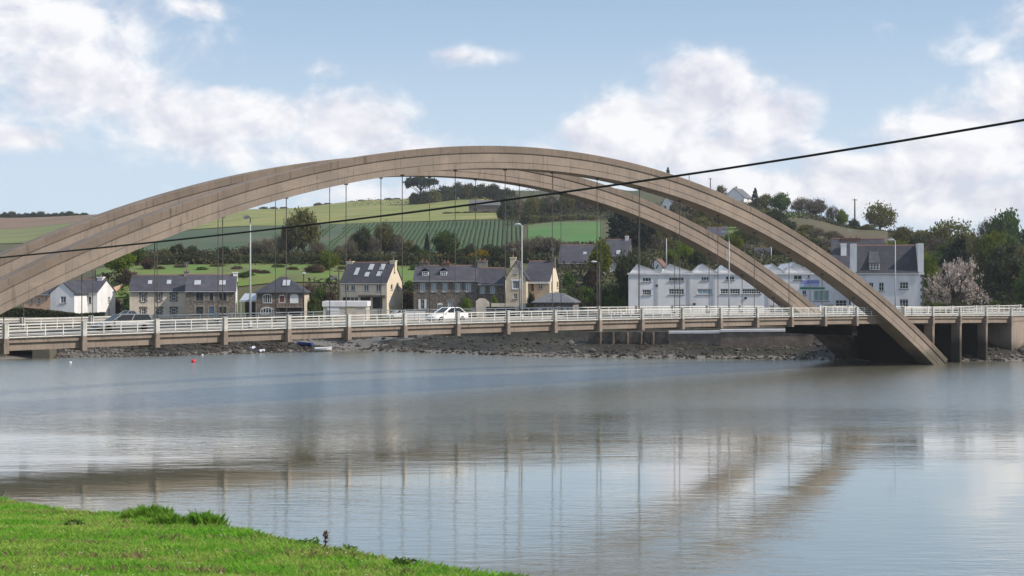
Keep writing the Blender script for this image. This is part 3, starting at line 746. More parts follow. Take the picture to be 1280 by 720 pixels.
        o = mb.build('chimney', m, s.root)
        if pots and (int(px0) % 2 == 0):
            u = (u0 + u1) / 2; mb = MB().tube([s.M(u, y + .2, zt_ - .4), s.M(u, y + .2, zt_ + 1.5)], .02, 5)
            for q in (1.15, 1.3, 1.45): mb.tube([s.M(u - .45, y + .2, zt_ + q), s.M(u + .45, y + .2, zt_ + q)], .014, 4)
            mb.build('aerial', GALV, o)
        for i in range(pots):
            u = u0 + (u1 - u0) * (i + .5) / pots; MB().tube([s.M(u, y, zt_), s.M(u, y, zt_ + .35)], [.13, .1], 8).build('chimney_pot', POT, o)
    def skylight(s, x0, x1, y0, y1):
        a = s.slope(x0, (y0 + y1) / 2); b = s.slope(x1, (y0 + y1) / 2); c = s.slope((x0 + x1) / 2, y1); d = s.slope((x0 + x1) / 2, y0)
        k = (s.hr - s.he) / (s.d / 2); L = math.hypot(1, k); ny, nz = -k / L, 1 / L
        def q(x, y, h): return s.M(x, y + ny * h, s.he + k * y + nz * h)
        H0, H1 = .10, .27
        mb = MB().prism([(a[0], c[1]), (b[0], c[1]), (b[0], d[1]), (a[0], d[1])], H0, H1, lambda h, x, y: q(x, y, h))
        o = mb.build('skylight', GALV, s.root)
        e = .09
        MB().prism([(a[0] + e, c[1] + e), (b[0] - e, c[1] + e), (b[0] - e, d[1] - e), (a[0] + e, d[1] - e)], H1 - .02, H1 + .03, lambda h, x, y: q(x, y, h)).build('pane', SKYL, o)
    def dormer(s, x0, x1, y0, y1, wall=WOODW, roof=None, rise=.5, bars=(2, 1), flare=False):
        """window box standing on the front slope; pixel box is its front"""
        c = s.slope((x0 + x1) / 2, y1); yl = c[1]
        q = s.P + np.array([*(s.ey * yl), 0]); n = np.array([*s.ey, 0])
        u0 = float(np.dot((ray_plane(x0, y0, q, n) - q)[:2], s.ex)); u1 = float(np.dot((ray_plane(x1, y0, q, n) - q)[:2], s.ex)); z1 = float(ray_plane(x0, y0, q, n)[2] - s.P[2]); z0 = c[2] - .05
        k = (s.hr - s.he) / (s.d / 2); yb = min(s.d / 2, (z1 + rise - s.he) / k)
        o = MB().box(u0, u1, yl, yb, z0, z1, M=s.M).build('dormer', wall, s.root)
        m = (u0 + u1) / 2; e = .15
        if flare: MB().loft([[s.M(u0 - e, yl - .25, z1), s.M(u1 + e, yl - .25, z1), s.M(u1 + e, yl - .25, z1 + .1), s.M(u0 - e, yl - .25, z1 + .1)], [s.M(u0 + .1, yb + .8, z1 + rise * 1.6), s.M(u1 - .1, yb + .8, z1 + rise * 1.6), s.M(u1 - .1, yb + .8, z1 + rise * 1.6 + .1), s.M(u0 + .1, yb + .8, z1 + rise * 1.6 + .1)]]).build('dormer_roof', roof or s.roofm, o)
        else: MB().prism([(u0 - e, z1), (m, z1 + rise), (u1 + e, z1), (u1 + e, z1 + .1), (m, z1 + rise + .1), (u0 - e, z1 + .1)], yl - .2, yb, lambda a_, p, q_: s.M(p, a_, q_)).build('dormer_roof', roof or s.roofm, o)
        mb = MB(); f = .08; h = (u0 + f, u1 - f, z0 + .25, z1 - .08)
        mb.box(h[0], h[1], yl - .012, yl - .002, h[2], h[3], M=s.M); mb.build('pane', GLASS, o)
        mb = MB()
        for i in range(bars[0] + 2):
            u = h[0] + (h[1] - h[0]) * i / (bars[0] + 1); mb.box(u - .05, u + .05, yl - .05, yl - .013, h[2], h[3], M=s.M)
        for w_ in np.linspace(h[2], h[3], bars[1] + 2): mb.box(h[0], h[1], yl - .045, yl - .014, w_ - .04, w_ + .04, M=s.M)
        mb.build('window_frame', WOODW, o)

# -- white house on the far left, gabled wing in front
h = House('white_house', 'white rendered house with front gable wing behind the long dark hedge', 84, 121.5, 231, 7, 365.5, 350.5, depth=7.4)
h.walls([((98.5, 101.5, 369, 383), 'win'), ((103.5, 106.5, 369, 382), 'win'), ((111, 114, 371, 379), 'win', {'frame': WOODB})],
        [((135, 138, 371, 378), 'win'), ((135.5, 138, 386, 393), 'win')])
h.roof(); h.chimney(123, 129.5, 346, WHITER, base=h.hr - .9)
wg = House('wing', '', 63, 92.8, 226, 7, 366.5, 353, depth=6.5, root=h.root)
wg.walls([((75.5, 82.5, 370.5, 379), 'win', {'bars': (1, 0)})], gable='y'); wg.roof(gable='y', ridge=None)
# -- peach house behind it
h = House('peach_house', 'small peach rendered house partly hidden left of the white house', 28, 64, 250, 4, 368, 357, depth=7, wall=PEACH)
h.walls([((38, 41, 372, 380), 'win'), ((47, 50, 372, 380), 'win'), ((57, 59, 371, 374), 'win', {'bars': (0, 0)})]); h.roof(); h.chimney(30, 36, 352, PEACH)
# -- terrace
SUR = {'surround': DRESSED_D, 'bars': (1, 1)}
h = House('terrace_house', 'cream rendered terrace house with toothed stone window surrounds', 162, 232, 232, -9, 363.5, 345, depth=8, wall=CREAM)
h.walls([((176.5, 181.5, 366.5, 377), 'win', SUR), ((196, 201, 366.5, 376.5), 'win', SUR), ((214.5, 220, 367, 376.5), 'win', SUR),
         ((176.5, 181.5, 385, 394), 'win', SUR), ((196.5, 201.5, 385, 394), 'win', SUR), ((214.5, 220, 385, 394), 'win', SUR)])
h.roof(); h.chimney(165.5, 171.5, 340, STONE2); h.skylight(185, 190, 352, 356.5); h.skylight(208.5, 214, 351.5, 356.5); h.chimney(230, 236.5, 338.5, DRESSED)
h = House('terrace_house', 'grey stone terrace house with blue door and dark blue windows', 232.3, 294.5, 228.7, -9, 363.5, 344.5, depth=8, wall=STONE, side_wall=WHITER)
BS = {'surround': DRESSED, 'frame': WOODB, 'bars': (1, 0)}
h.walls([((245, 254, 365.5, 376), 'win', BS), ((262, 266.5, 366.5, 376), 'win', BS), ((274, 283, 365.5, 376), 'win', BS),
         ((245, 254, 383.5, 393), 'win', BS), ((261.5, 267.5, 383.5, 396), 'door', {'m': DOORB, 'surround': DRESSED}), ((274, 283, 383.5, 393), 'win', BS)])
h.roof(); h.skylight(243, 251, 352, 357.5); h.skylight(274, 282, 352, 357.5); h.chimney(291.5, 297, 340, WHITER)
# -- carport between
r = empty('carport', at(300, 231, 4.3), -TH); tag(r, 'dark open carport with pale sloping glazed roof beside the terrace', 'carport')
for x in (.1, 2.6): MB().box(x, x + .14, 0, .14, 0, 3.0).build('post', WOODW, r)
MB().box(-.1, 2.9, -.32, -.22, 2.85, 3.1).build('fascia', GALV, r)
MB().prism([(-.2, 3.02), (4.2, 4.1), (4.2, 4.2), (-.2, 3.12)], 0, 2.9, lambda a, p, q: (a, p, q)).build('roof', SKYL, r)
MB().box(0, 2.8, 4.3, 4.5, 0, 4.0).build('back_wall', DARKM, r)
# -- hip-roofed stone house
h = House('hip_roofed_house', 'brown stone house with hipped slate roof, arched windows and balcony', 320.5, 380.5, 230, -3, 364.8, 346, depth=8.5, wall=STONE2, side_wall=CREAM)  # right side painted paler for the sun falling on it
h.walls([((328.5, 340, 367.5, 379), 'arch', {'surround': DRESSED, 'bars': 3}), ((348.5, 356.5, 368.5, 378.5), 'arch', {'pane': DOORR, 'bars': 0, 'surround': DRESSED}), ((362.5, 373, 367.5, 379), 'arch', {'pane': WOODW, 'bars': 1, 'surround': DRESSED}),
         ((325.5, 342.5, 384, 393), 'arch', {'surround': DRESSED, 'bars': 4}), ((350, 362, 385, 394.5), 'void'), ((364, 377, 385, 394.5), 'void')], hip=True)
h.roof(hip=3.4); h.skylight(353.5, 362.5, 351.5, 358.5)
b0, bz0 = h.front(347, 384.5); b1, bz1 = h.front(379, 379.5)
mb = MB().box(b0, b1, -.9, -.001, bz0, bz0 + .16); bal = mb.build('balcony', DRESSED, h.root)
for i in range(9):
    x = b0 + .05 + (b1 - b0 - .2) * i / 8; MB().box(x, x + .1, -.88, -.8, bz0 + .162, bz1).build('baluster', DRESSED, bal)
MB().box(b0, b1, -.9, -.78, bz1, bz1 + .1).build('handrail', DRESSED, bal)
# -- white garden shed up the slope and white garage wall
h = House('garden_shed', 'small white gabled shed on the slope behind the pale yellow house', 407, 421, 262, 18, 352, 345.5, depth=4, z0=float(zt(414, 262)) - .3, cat='shed')
h.walls([((413, 416, 351.5, 355), 'win', {'bars': (0, 0)})], gable='y'); h.roof(gable='y')
h = House('low_garage', 'low flat garage with broad white parapet beside the pale yellow house', 404, 458, 214, 0, 377, 377, depth=5, wall=CREAM, cat='garage')
h.hr = h.he
h.walls([((409, 424, 384, 396), 'panel', {'m': WOODW, 'name': 'garage_door'}), ((432, 446, 385, 397), 'panel', {'m': BEIGE, 'name': 'garage_door'})])
MB().box(-.15, h.w + .15, -.15, 5.1, h.he - .75, h.he + .05).build('parapet', WHITER, h.root)
# -- pale yellow house with raised ground floor
h = House('pale_yellow_house', 'pale yellow house with steep slate roof, skylights and twin chimneys', 425.5, 483.5, 240, 14, 353, 329, depth=8.2, wall=CREAM2)
WB = {'bars': (1, 0)}
h.walls([((430.5, 436, 356, 363.5), 'win', WB), ((438.5, 444, 356, 363.5), 'win', WB), ((455, 461, 356, 363.5), 'win', WB), ((470, 476, 355.5, 364.5), 'win', WB),
         ((428, 448, 371, 378), 'win', {'bars': (3, 0)}), ((450.5, 463, 371, 386), 'void'), ((465.5, 478, 371, 386), 'void')],
        [((488.5, 491, 355.5, 362), 'win', {'bars': (0, 0)}), ((496, 498.5, 355.5, 362), 'win', {'bars': (0, 0)}), ((487, 492, 371, 382), 'door', {'m': WOODW})])
h.roof(); h.chimney(433.5, 441.5, 326.5, CREAM2, base=h.he + 1.5); h.chimney(488.5, 495, 325.5, CREAM2, base=h.hr - 1.6)
for q in ((444, 448.5, 336, 345), (461.5, 467, 331.5, 338.5), (475.5, 481, 331.5, 338.5), (456.5, 461.5, 341.5, 347), (471.5, 477, 340.5, 346.5)): h.skylight(*q)
u0 = h.front(449, 371)[0]
MB().box(u0, h.w - .2, -.55, -.01, h.front(460, 371)[1] - .05, h.front(460, 369)[1]).build('ledge', STONE2, h.root)
# -- long stone house and its lower neighbour
h = House('stone_house', 'long brown stone house with two white dormers and pale shuttered windows', 517, 597, 238, 2, 350.5, 333, depth=8.5, wall=STONE)
SH_ = {'surround': DRESSED, 'pane': GLASS_P, 'bars': (1, 0)}
h.walls([((525.5, 531, 354, 365), 'win', SH_), ((539.5, 545, 354, 365), 'win', SH_), ((553.5, 559, 354, 365), 'win', SH_), ((569, 575, 354, 365), 'win', SH_), ((582.5, 588.5, 354, 365), 'win', SH_),
         ((525.5, 530.5, 374, 386), 'win', {'shutters': WOODW, 'bars': (1, 1)}), ((547, 553, 380, 391), 'arch', {'bars': 1, 'surround': WOODW}), ((560, 566, 376, 386), 'win', SH_), ((582, 588, 376, 386), 'win', SH_)])
h.roof(); h.dormer(527.5, 535.5, 339, 346); h.dormer(550.5, 558.5, 338.5, 345.5)
h.chimney(525, 536, 327, STONE, pots=2); h.chimney(553.5, 562, 328, RIDGE, pots=2); h.chimney(597, 609, 325.5, DRESSED, base=h.he, pots=2, dy=1.6)
h = House('stone_cottage', 'lower dark stone cottage joined to the right end of the long stone house', 598, 630.5, 237, 2, 355, 336, depth=8, wall=STONE, side_wall=CREAM2)
h.walls([((600.5, 605.5, 358, 367), 'win', SH_), ((613, 618.5, 358, 367), 'win', SH_), ((602, 607, 378, 388), 'win', SH_)]); h.roof()
# -- beige house: gable facing the road, sun on the wing end put into a paler wall colour
h = House('beige_gabled_house', 'beige house with gable to the road and slate-roofed side wing', 656, 687, 236, 13, 351, 327.5, depth=8, wall=BEIGE, side_wall=CREAM2)
h.walls([((664, 667.5, 353.5, 364), 'door', {'m': DOORR}), ((672.5, 678.5, 353.5, 361), 'win')], [((696, 698, 352, 360), 'win', {'bars': (0, 0)}), ((689, 690.5, 352, 365), 'win', {'bars': (0, 0)})])
h.roof(); h.chimney(688, 694, 321, STONE)
MB().box(0, h.w, -.75, -.3, h.he - .5, h.he - .15).build('awning', WOODW, h.root)
wg = House('wing', '', 632.5, 657.5, 231, 5, 347, 328, depth=8.5, root=h.root, wall=BEIGE)
wg.walls([((642.5, 646.5, 336.5, 342), 'win'), ((641, 649, 351, 361), 'win', {'bars': (2, 0), 'surround': WOODW, 'teeth': False}), ((642, 646.5, 367, 373.5), 'win')], gable='y'); wg.roof(gable='y'); wg.chimney(638, 645, 321.5, CREAM2, y=4)
# -- low stone shed by the road
h = House('low_stone_shed', 'low stone shed with wide grey hipped roof beside the quay road', 667, 716, 216, 10, 377, 366, depth=7, wall=STONE, roof=SLATE_L, side_wall=DRESSED, cat='shed')  # paler stone on the right side paints in the sunlight there
h.walls([((674, 677, 385, 387.5), 'win', {'bars': (0, 0), 'pane': WOODW}), ((688.5, 693, 385, 387.5), 'win', {'bars': (0, 0), 'pane': WOODW}), ((704, 708, 385, 387.5), 'win', {'bars': (0, 0), 'pane': WOODW})], hip=True); h.roof(hip=2.0)
# -- houses up the slope
h = House('stone_barn', 'stone barn with long slate roof on the slope behind the low shed', 698, 746, 288, 8, 328.5, 307, depth=10, z0=float(zt(715, 288)) - 1, wall=STONE, cat='barn')
h.walls([((709, 714, 331, 339), 'win'), ((726, 731, 331, 338), 'win')]); h.roof(); h.skylight(729, 733, 316, 319)
h = House('slate_roofed_house', 'slate-roofed house with white chimney below the dark conifer', 756, 786, 306, 10, 319, 300, depth=9, z0=float(zt(770, 306)) - 1, wall=STONE)
h.walls([((772, 777, 320.5, 327), 'win', {'frame': WOODW})]); h.roof(); h.chimney(781.5, 785.5, 295, WHITER, pots=1); h.skylight(770.5, 775.5, 314, 319)
h = House('white_cottage', 'white gabled cottage half hidden by the round dark tree', 753, 776, 272, 6, 341, 326, depth=7, z0=float(zt(765, 272)) - 1, wall=WHITER, cat='cottage')
h.walls([((757, 763, 344, 351), 'win', {'frame': WOODB}), ((767, 770, 344, 350), 'win')], gable='y'); h.roof(gable='y')
h = House('white_cottage', 'small white gabled cottage peeping over the factory parapet', 812, 828, 268, 14, 333, 325, depth=8, z0=float(zt(820, 268)) - 1, wall=WHITER, roof=RIDGE, cat='cottage')
h.walls([((815, 817, 334, 337), 'win', {'bars': (0, 0)}), ((821, 823, 330.5, 334), 'win', {'bars': (0, 0)})], gable='y'); h.roof(gable='y')
h = House('hill_house', 'white house with dark roof on the crest between hilltop trees', 904, 930, 505, 28, 247, 236.5, depth=10, z0=float(zt(916, 505)) - 1, wall=WHITER, roof=SLATE_L)
h.walls([((910, 913, 248, 252), 'win', {'bars': (0, 0)})], [((934, 936, 246, 250), 'win', {'bars': (0, 0)})], gable='y'); h.roof(gable='y'); h.chimney(919, 922, 233.5, WHITER, y=8)
h = House('hill_house', 'white house on the slope glimpsed between the two arch ribs', 824, 843, 440, 20, 261, 245, depth=9, z0=float(zt(834, 440)) - 2, wall=WHITER)
h.walls([((830, 833, 257, 262), 'win', {'bars': (0, 0)})], gable='y'); h.roof(gable='y', ov=.5)
h = House('hill_house', 'low blue-roofed house among trees seen between the ribs', 884, 908, 345, 8, 294, 285, depth=8, z0=float(zt(895, 345)) - 2, wall=WHITER)
h.walls([((889, 892, 295, 299), 'win')]); h.roof()
h = House('hill_house', 'small dark stone house with two white windows above the factory roof', 944, 966, 318, 5, 319, 311, depth=7, z0=float(zt(955, 318)) - 1.5, wall=STONE)
h.walls([((948.5, 950.5, 317, 325), 'win', {'pane': WOODW, 'bars': (0, 0)}), ((952, 954, 316, 324), 'win', {'pane': WOODW, 'bars': (0, 0)})]); h.roof()
h = House('field_barn', 'long low dark barn at the top edge of the hillside field', 586, 624, 575, 4, 256, 251, depth=9, z0=float(zt(605, 575)) - .5, wall=STONE, roof=SLATE_L, cat='barn')
h.walls([((592, 596, 260, 265), 'void')]); h.roof()

# -- white factory with a saw-tooth front
fa = House('white_factory', 'long white factory with saw-tooth gables and two rows of small windows', 785.5, 1074, 220, 6, 343, 331, depth=26, wall=WHITER, cat='factory')
FW = {'bars': (2, 0), 'sill': True}
fitems = [((803, 814, 347, 352), 'win', FW), ((836, 855, 346.5, 351.5), 'win', {'bars': (4, 0)}), ((876.5, 886, 346, 350.5), 'win', FW), ((907, 918, 345.5, 350), 'win', FW), ((945, 955, 345, 350), 'win', FW), ((992, 1002.5, 344, 350), 'win', {'bars': (1, 0)}), ((1010, 1012, 344, 347), 'win', {'bars': (0, 0)}),
          ((803, 814, 362, 369), 'win', {'bars': (3, 1)}), ((836, 855, 361, 368), 'win', {'bars': (5, 1)}), ((871.5, 890.5, 361, 368), 'win', {'bars': (2, 0), 'pane': GLASS_P}), ((900.5, 925, 361, 367.5), 'win', {'bars': (7, 1)}), ((928, 951, 361, 367.5), 'win', {'bars': (7, 1)}),
          ((1003, 1008, 363, 369), 'win', WB), ((1017, 1036.5, 363, 376), 'win', {'bars': (2, 0), 'pane': GLASS_G}), ((1044.5, 1058.5, 375, 384), 'win', {'bars': (2, 1)}), ((1061, 1066, 375, 384), 'win', WB),
          ((1029.5, 1041.5, 381, 384), 'panel', {'m': DARKM, 'name': 'name_plate'})]
SIGN_B = mat('blue_sign_board', (0.10, 0.13, 0.42), (0.42, 0.45, 0.72), 1.2, rough=0.5, stretch=(.25, 1, 6)); SIGN_G = mat('green_sign_board', (0.03, 0.20, 0.13), rough=0.5); SIGN_L = mat('pale_lilac_board', (0.50, 0.50, 0.70), rough=0.5)
fitems += [((1001, 1024, 350, 354.6), 'panel', {'m': SIGN_B, 'name': 'sign_band'}), ((1001, 1024, 355, 358), 'panel', {'m': SIGN_L, 'name': 'sign_band'}), ((1000, 1031, 359, 361.5), 'panel', {'m': SIGN_G, 'name': 'sign_band'})]
fa.hr = fa.he; fa.walls(fitems)
MB().box(-.15, fa.w + .15, -.16, .3, fa.he - .02, fa.he + .25).build('parapet', WHITER, fa.root)
apx = [795.5, 836.5, 877.5, 908, 943, 966, 992.5, 1030]; bnd = [787, 826, 866, 897, 930, 955, 981, 1016, 1066]
ROOFW = mat('grey_white_sheet_roof', (0.48, 0.47, 0.46), (0.40, 0.39, 0.38), 1.0, rough=0.7)
for i in range(8):
    u0 = fa.front(bnd[i], 343)[0]; u1 = fa.front(bnd[i + 1], 343)[0] - .12; ua, za = fa.front(apx[i], 330.5 if i < 6 else 328.5)
    MB().prism([(u0, fa.he + .26), (u1, fa.he + .26), (ua, za)], .35, 25, lambda a, p, q: (p, a, q)).build('roof_bay', WHITER, fa.root)
    mb = MB(); mb.prism([(ua - .05, za), (ua, za + .12), (u1 + .1, fa.he + .40), (u1 + .1, fa.he + .265)], .2, 25.2, lambda a, p, q: (p, a, q)); mb.build('roof_sheet', ROOFW, fa.root)
    if i == 6:
        for j in range(4): MB().box(u0 + .3 + j * .55, u0 + .6 + j * .55, 3, 8, fa.he + 1.0, fa.he + 1.1).build('roof_light', SKYL, fa.root)
for px in (822.5, 863, 893.5, 961.5, 1012.5):
    u = fa.front(px, 370)[0]; MB().tube([(u, -.09, 0.2), (u, -.09, fa.he - .1)], .055, 6).build('downpipe', GALV, fa.root)
for px, py in ((932, 372.5), (821, 357), (868, 380)):
    u, w_ = fa.front(px, py); MB().box(u - .18, u + .18, -.12, -.005, w_ - .15, w_ + .15).build('wall_vent', DARKM, fa.root)
u, w_ = fa.front(852, 392)[0], 0
MB().box(u - 1.4, u + 1.4, -.06, -.004, .05, 2.6).build('loading_door', GALV, fa.root)
# -- big white house right
h = House('big_white_house', 'big white house with steep slate roof between tall white end walls', 1064, 1154.5, 212, 12, 340.5, 308, depth=9, wall=WHITER)
h.walls([((1086, 1092, 353, 364), 'win', {'bars': (1, 1)}), ((1098.5, 1105, 353, 364), 'win', {'bars': (1, 1)}), ((1124.5, 1135.5, 352.5, 361), 'win', {'bars': (2, 1)}),
         ((1098.5, 1105, 374, 386), 'win', {'bars': (1, 1)}), ((1124.5, 1135.5, 374, 386), 'win', {'bars': (2, 1)})])
h.roof(ov=.2, gov=-.7); h.dormer(1087, 1099.5, 329.5, 338.5, wall=WOODW, rise=1.2, bars=(2, 1), flare=True)
for x0, x1 in ((-.02, .82), (h.w - .82, h.w + .02)):
    MB().box(x0, x1, -.1, h.d / 2 + .7, h.he + .02, h.hr + .35).build('end_wall', WHITER, h.root)
MB().box(-.1, h.w + .1, -.18, -.005, h.he - .35, h.he - .02).build('cornice', WHITER, h.root)
for i in range(14):
    e = .45 if i % 2 else .25; MB().box(h.w - e, h.w + .03, -.04, .2, i * h.he / 14.5 + .02, (i + 1) * h.he / 14.5 - .02).build('quoin', DRESSED_D, h.root)
h = House('slate_roofed_house', 'taller slate-roofed house with white chimney behind the big white house', 1040, 1106, 238, 12, 341, 299.5, depth=9, wall=WHITER)
h.walls(); h.roof(); h.chimney(1051, 1058, 304.5, WHITER, y=2.6, base=h.he + 2.6, pots=0, dy=.9); h.chimney(1052, 1075, 297.5, RIDGE, pots=3)


# ------------------------------------------------------------------ vegetation
LM = {
    'spring': leaf_mat('spring_leaves', (0.165, 0.200, 0.022), (0.110, 0.150, 0.020), 0.35),
    'green': leaf_mat('fresh_leaves', (0.098, 0.140, 0.036), (0.066, 0.100, 0.028), 0.3),
    'olive': leaf_mat('olive_leaves', (0.165, 0.150, 0.050), (0.112, 0.106, 0.042), 0.3),
    'bare': leaf_mat('budding_twigs', (0.165, 0.137, 0.098), (0.115, 0.097, 0.070), 0.1),
    'red': leaf_mat('reddish_buds', (0.125, 0.082, 0.055), (0.090, 0.064, 0.045), 0.2),
    'dark': leaf_mat('evergreen_leaves', (0.078, 0.090, 0.044), (0.052, 0.060, 0.032), 0.25),
    'conifer': leaf_mat('conifer_needles', (0.050, 0.060, 0.042), (0.034, 0.042, 0.031), 0.15),
    'gorse': leaf_mat('gorse_flowers', (0.42, 0.26, 0.008), (0.10, 0.10, 0.020), 0.2, scale=1.6),
    'blossom': leaf_mat('cherry_blossom', (0.50, 0.42, 0.395), (0.25, 0.20, 0.165), 0.3, scale=1.2),
}
def quads(P, size, rs, flat=0.0, asp=0.6, up=None):
    """leaf-sized quads at points P"""
    n = len(P); a = rs.normal(size=(n, 3)); a[:, 2] *= (1 - flat); a /= np.linalg.norm(a, axis=1)[:, None] + 1e-9
    b = rs.normal(size=(n, 3)); b -= (b * a).sum(1)[:, None] * a; b[:, 2] *= (1 - flat); b /= np.linalg.norm(b, axis=1)[:, None] + 1e-9
    s = (size * rs.uniform(.6, 1.3, n))[:, None]
    return np.stack([P - a * s - b * s * asp * .3, P + b * s * asp * -.9, P + a * s + b * s * asp * .3, P + b * s * asp], 1).reshape(-1, 3)
def limb_mesh(mb, pts, r0, r1, n=5): mb.tube(pts, list(np.linspace(r0, r1, len(pts))), n)
def crown_points(shape, rs):
    n_cl = {'round': 95, 'airy': 120, 'bush': 70, 'conifer': 130, 'cedar': 110, 'pine': 45, 'bare': 120, 'blossom': 120}[shape]
    C = []; R = []
    if shape in ('round', 'bare', 'airy'):
        zc, rz, rr = .56, .44, 1.0
        lob = rs.normal(size=(7, 3)); lob /= np.linalg.norm(lob, axis=1)[:, None]
        while len(C) < n_cl:
            d = rs.normal(size=3); d /= np.linalg.norm(d); k = .62 + .38 * max(0, np.max(lob @ d)) ** 2
            r = rs.uniform(.35, 1) ** .5 * k
            p = d * r; C.append((p[0] * rr * .92, p[1] * rr * .92, zc + p[2] * rz * (1 if p[2] > 0 else .92))); R.append(rs.uniform(.09, .2))
    elif shape == 'bush':
        while len(C) < n_cl:
            d = rs.normal(size=3); d[2] = abs(d[2]); d /= np.linalg.norm(d); r = rs.uniform(.3, 1) ** .5
            C.append((d[0] * r * .9, d[1] * r * .9, .04 + d[2] * r * .85)); R.append(rs.uniform(.1, .22))
    elif shape == 'conifer':
        for i in range(n_cl):
            z = rs.uniform(.06, .98); rad = (1 - z) ** .75 * (.85 + .3 * (math.sin(z * 40) > 0)); th = rs.uniform(0, 6.28); r = rad * rs.uniform(.3, 1) ** .5
            C.append((r * math.cos(th), r * math.sin(th), z - .06 * r)); R.append(.05 + .10 * (1 - z))
    elif shape == 'cedar':
        for i in range(n_cl):
            L = rs.integers(0, 9); z = .10 + .88 * L / 8.5 + rs.normal() * .012; rad = (1 - (z - .1) ** 1.6) * (.75 + .35 * math.sin(L * 2.3 + 1)) ; th = rs.uniform(0, 6.28); r = rad * rs.uniform(.2, 1) ** .5
            C.append((r * math.cos(th), r * math.sin(th), z - .05 * r * r)); R.append(rs.uniform(.09, .18))
    elif shape == 'pine':
        for i in range(n_cl):
            th = rs.uniform(0, 6.28); r = rs.uniform(0, 1) ** .6; z = .72 + .24 * math.sqrt(max(0, 1 - r * r)) * rs.uniform(.3, 1) - .12 * r * (rs.uniform() > .5)
            C.append((r * math.cos(th), r * math.sin(th), z)); R.append(rs.uniform(.1, .2))
    elif shape == 'blossom':
        for i in range(n_cl):
            th = rs.uniform(0, 6.28); e = rs.uniform(.05, 1.45); r = rs.uniform(.45, 1.0) + (rs.uniform() > .8) * .15
            C.append((r * math.cos(th) * math.cos(e), r * math.sin(th) * math.cos(e), .22 + .78 * r * math.sin(e))); R.append(rs.uniform(.05, .12))
    return np.array(C), np.array(R)
PROTO = {}
def proto(shape, leaf, var):
    key = (shape, leaf, var)
    if key in PROTO: return PROTO[key]
    rs = np.random.default_rng(abs(hash((shape, var))) % 9999 if False else (sum(map(ord, shape)) * 7 + var * 131))
    C, R = crown_points(shape, rs)
    per = {'round': 58, 'airy': 27, 'bush': 60, 'conifer': 34, 'cedar': 44, 'pine': 60, 'bare': 34, 'blossom': 20}[shape]
    P = np.repeat(C, per, 0) + rs.normal(size=(len(C) * per, 3)) * np.repeat(R, per)[:, None] * np.array([.75, .75, .30 if shape in ('cedar', 'conifer', 'pine') else .42])
    P[:, 2] = np.maximum(P[:, 2], .015)
    size = {'round': .052, 'airy': .046, 'bush': .066, 'conifer': .07, 'cedar': .062, 'pine': .085, 'bare': .055, 'blossom': .038}[shape]
    V = quads(P, size, rs, .5 if shape in ('cedar', 'conifer') else 0.0, {'bare': .22, 'conifer': .35, 'cedar': .4, 'pine': .3, 'blossom': .5}.get(shape, .62))
    # keep leaf quads round although the tree is scaled taller than wide
    crown = np_mesh(shape + '_crown', V, 4, LM[leaf])
    mb = MB(); top = {'round': .62, 'airy': .72, 'bush': .5, 'conifer': .95, 'cedar': .95, 'pine': .8, 'bare': .7, 'blossom': .35}[shape]
    tr = {'round': .075, 'airy': .06, 'bush': .05, 'conifer': .07, 'cedar': .085, 'pine': .06, 'bare': .055, 'blossom': .06}[shape]
    bend = rs.normal(size=2) * .05
    tp = [(bend[0] * z * z, bend[1] * z * z, z) for z in np.linspace(0, top, 6)]
    limb_mesh(mb, tp, tr, tr * .3, 7)
    k = min(len(C), {'bare': 70, 'blossom': 80, 'airy': 60, 'round': 26, 'bush': 16}.get(shape, 22))
    for i in rs.choice(len(C), k, replace=False):
        c = C[i]; z0 = min(top, max(.08, c[2] * rs.uniform(.45, .8))); b0 = np.array([bend[0] * z0 * z0, bend[1] * z0 * z0, z0]); m_ = (b0 + c) / 2 + np.array([0, 0, -.02 if shape in ('cedar', 'conifer') else .04])
        r0 = tr * (.30 if shape not in ('bare', 'blossom') else .20); limb_mesh(mb, [b0, m_, c], r0, r0 * .25, 4)
    me = bpy.data.meshes.new(shape + '_trunk'); me.from_pydata(mb.v, [], mb.f); me.materials.append(TRUNK); me.update()
    PROTO[key] = (crown, me)
    return PROTO[key]
n_tree = 0
def tree(name, px, pytop, half, D, shape, leaf, label, cat, group=None, z0=None, depth=1.0):
    global n_tree
    n_tree += 1
    if shape == 'round' and leaf in ('olive', 'bare'): shape = 'airy'
    crown, trunk = proto(shape, leaf, n_tree % 2)
    z = float(zt(px, D)) - .15 if z0 is None else z0
    H = max(zpy(pytop, D) - z, 1.0); r = half * D / FPX
    o = empty(name, at(px, D, z), (n_tree * 2.399) % 6.28); o.scale = (r, r * depth, H)
    tag(o, label, cat, group)
    link('trunk', trunk, o); link('crown', crown, o)
    return o
T = tree
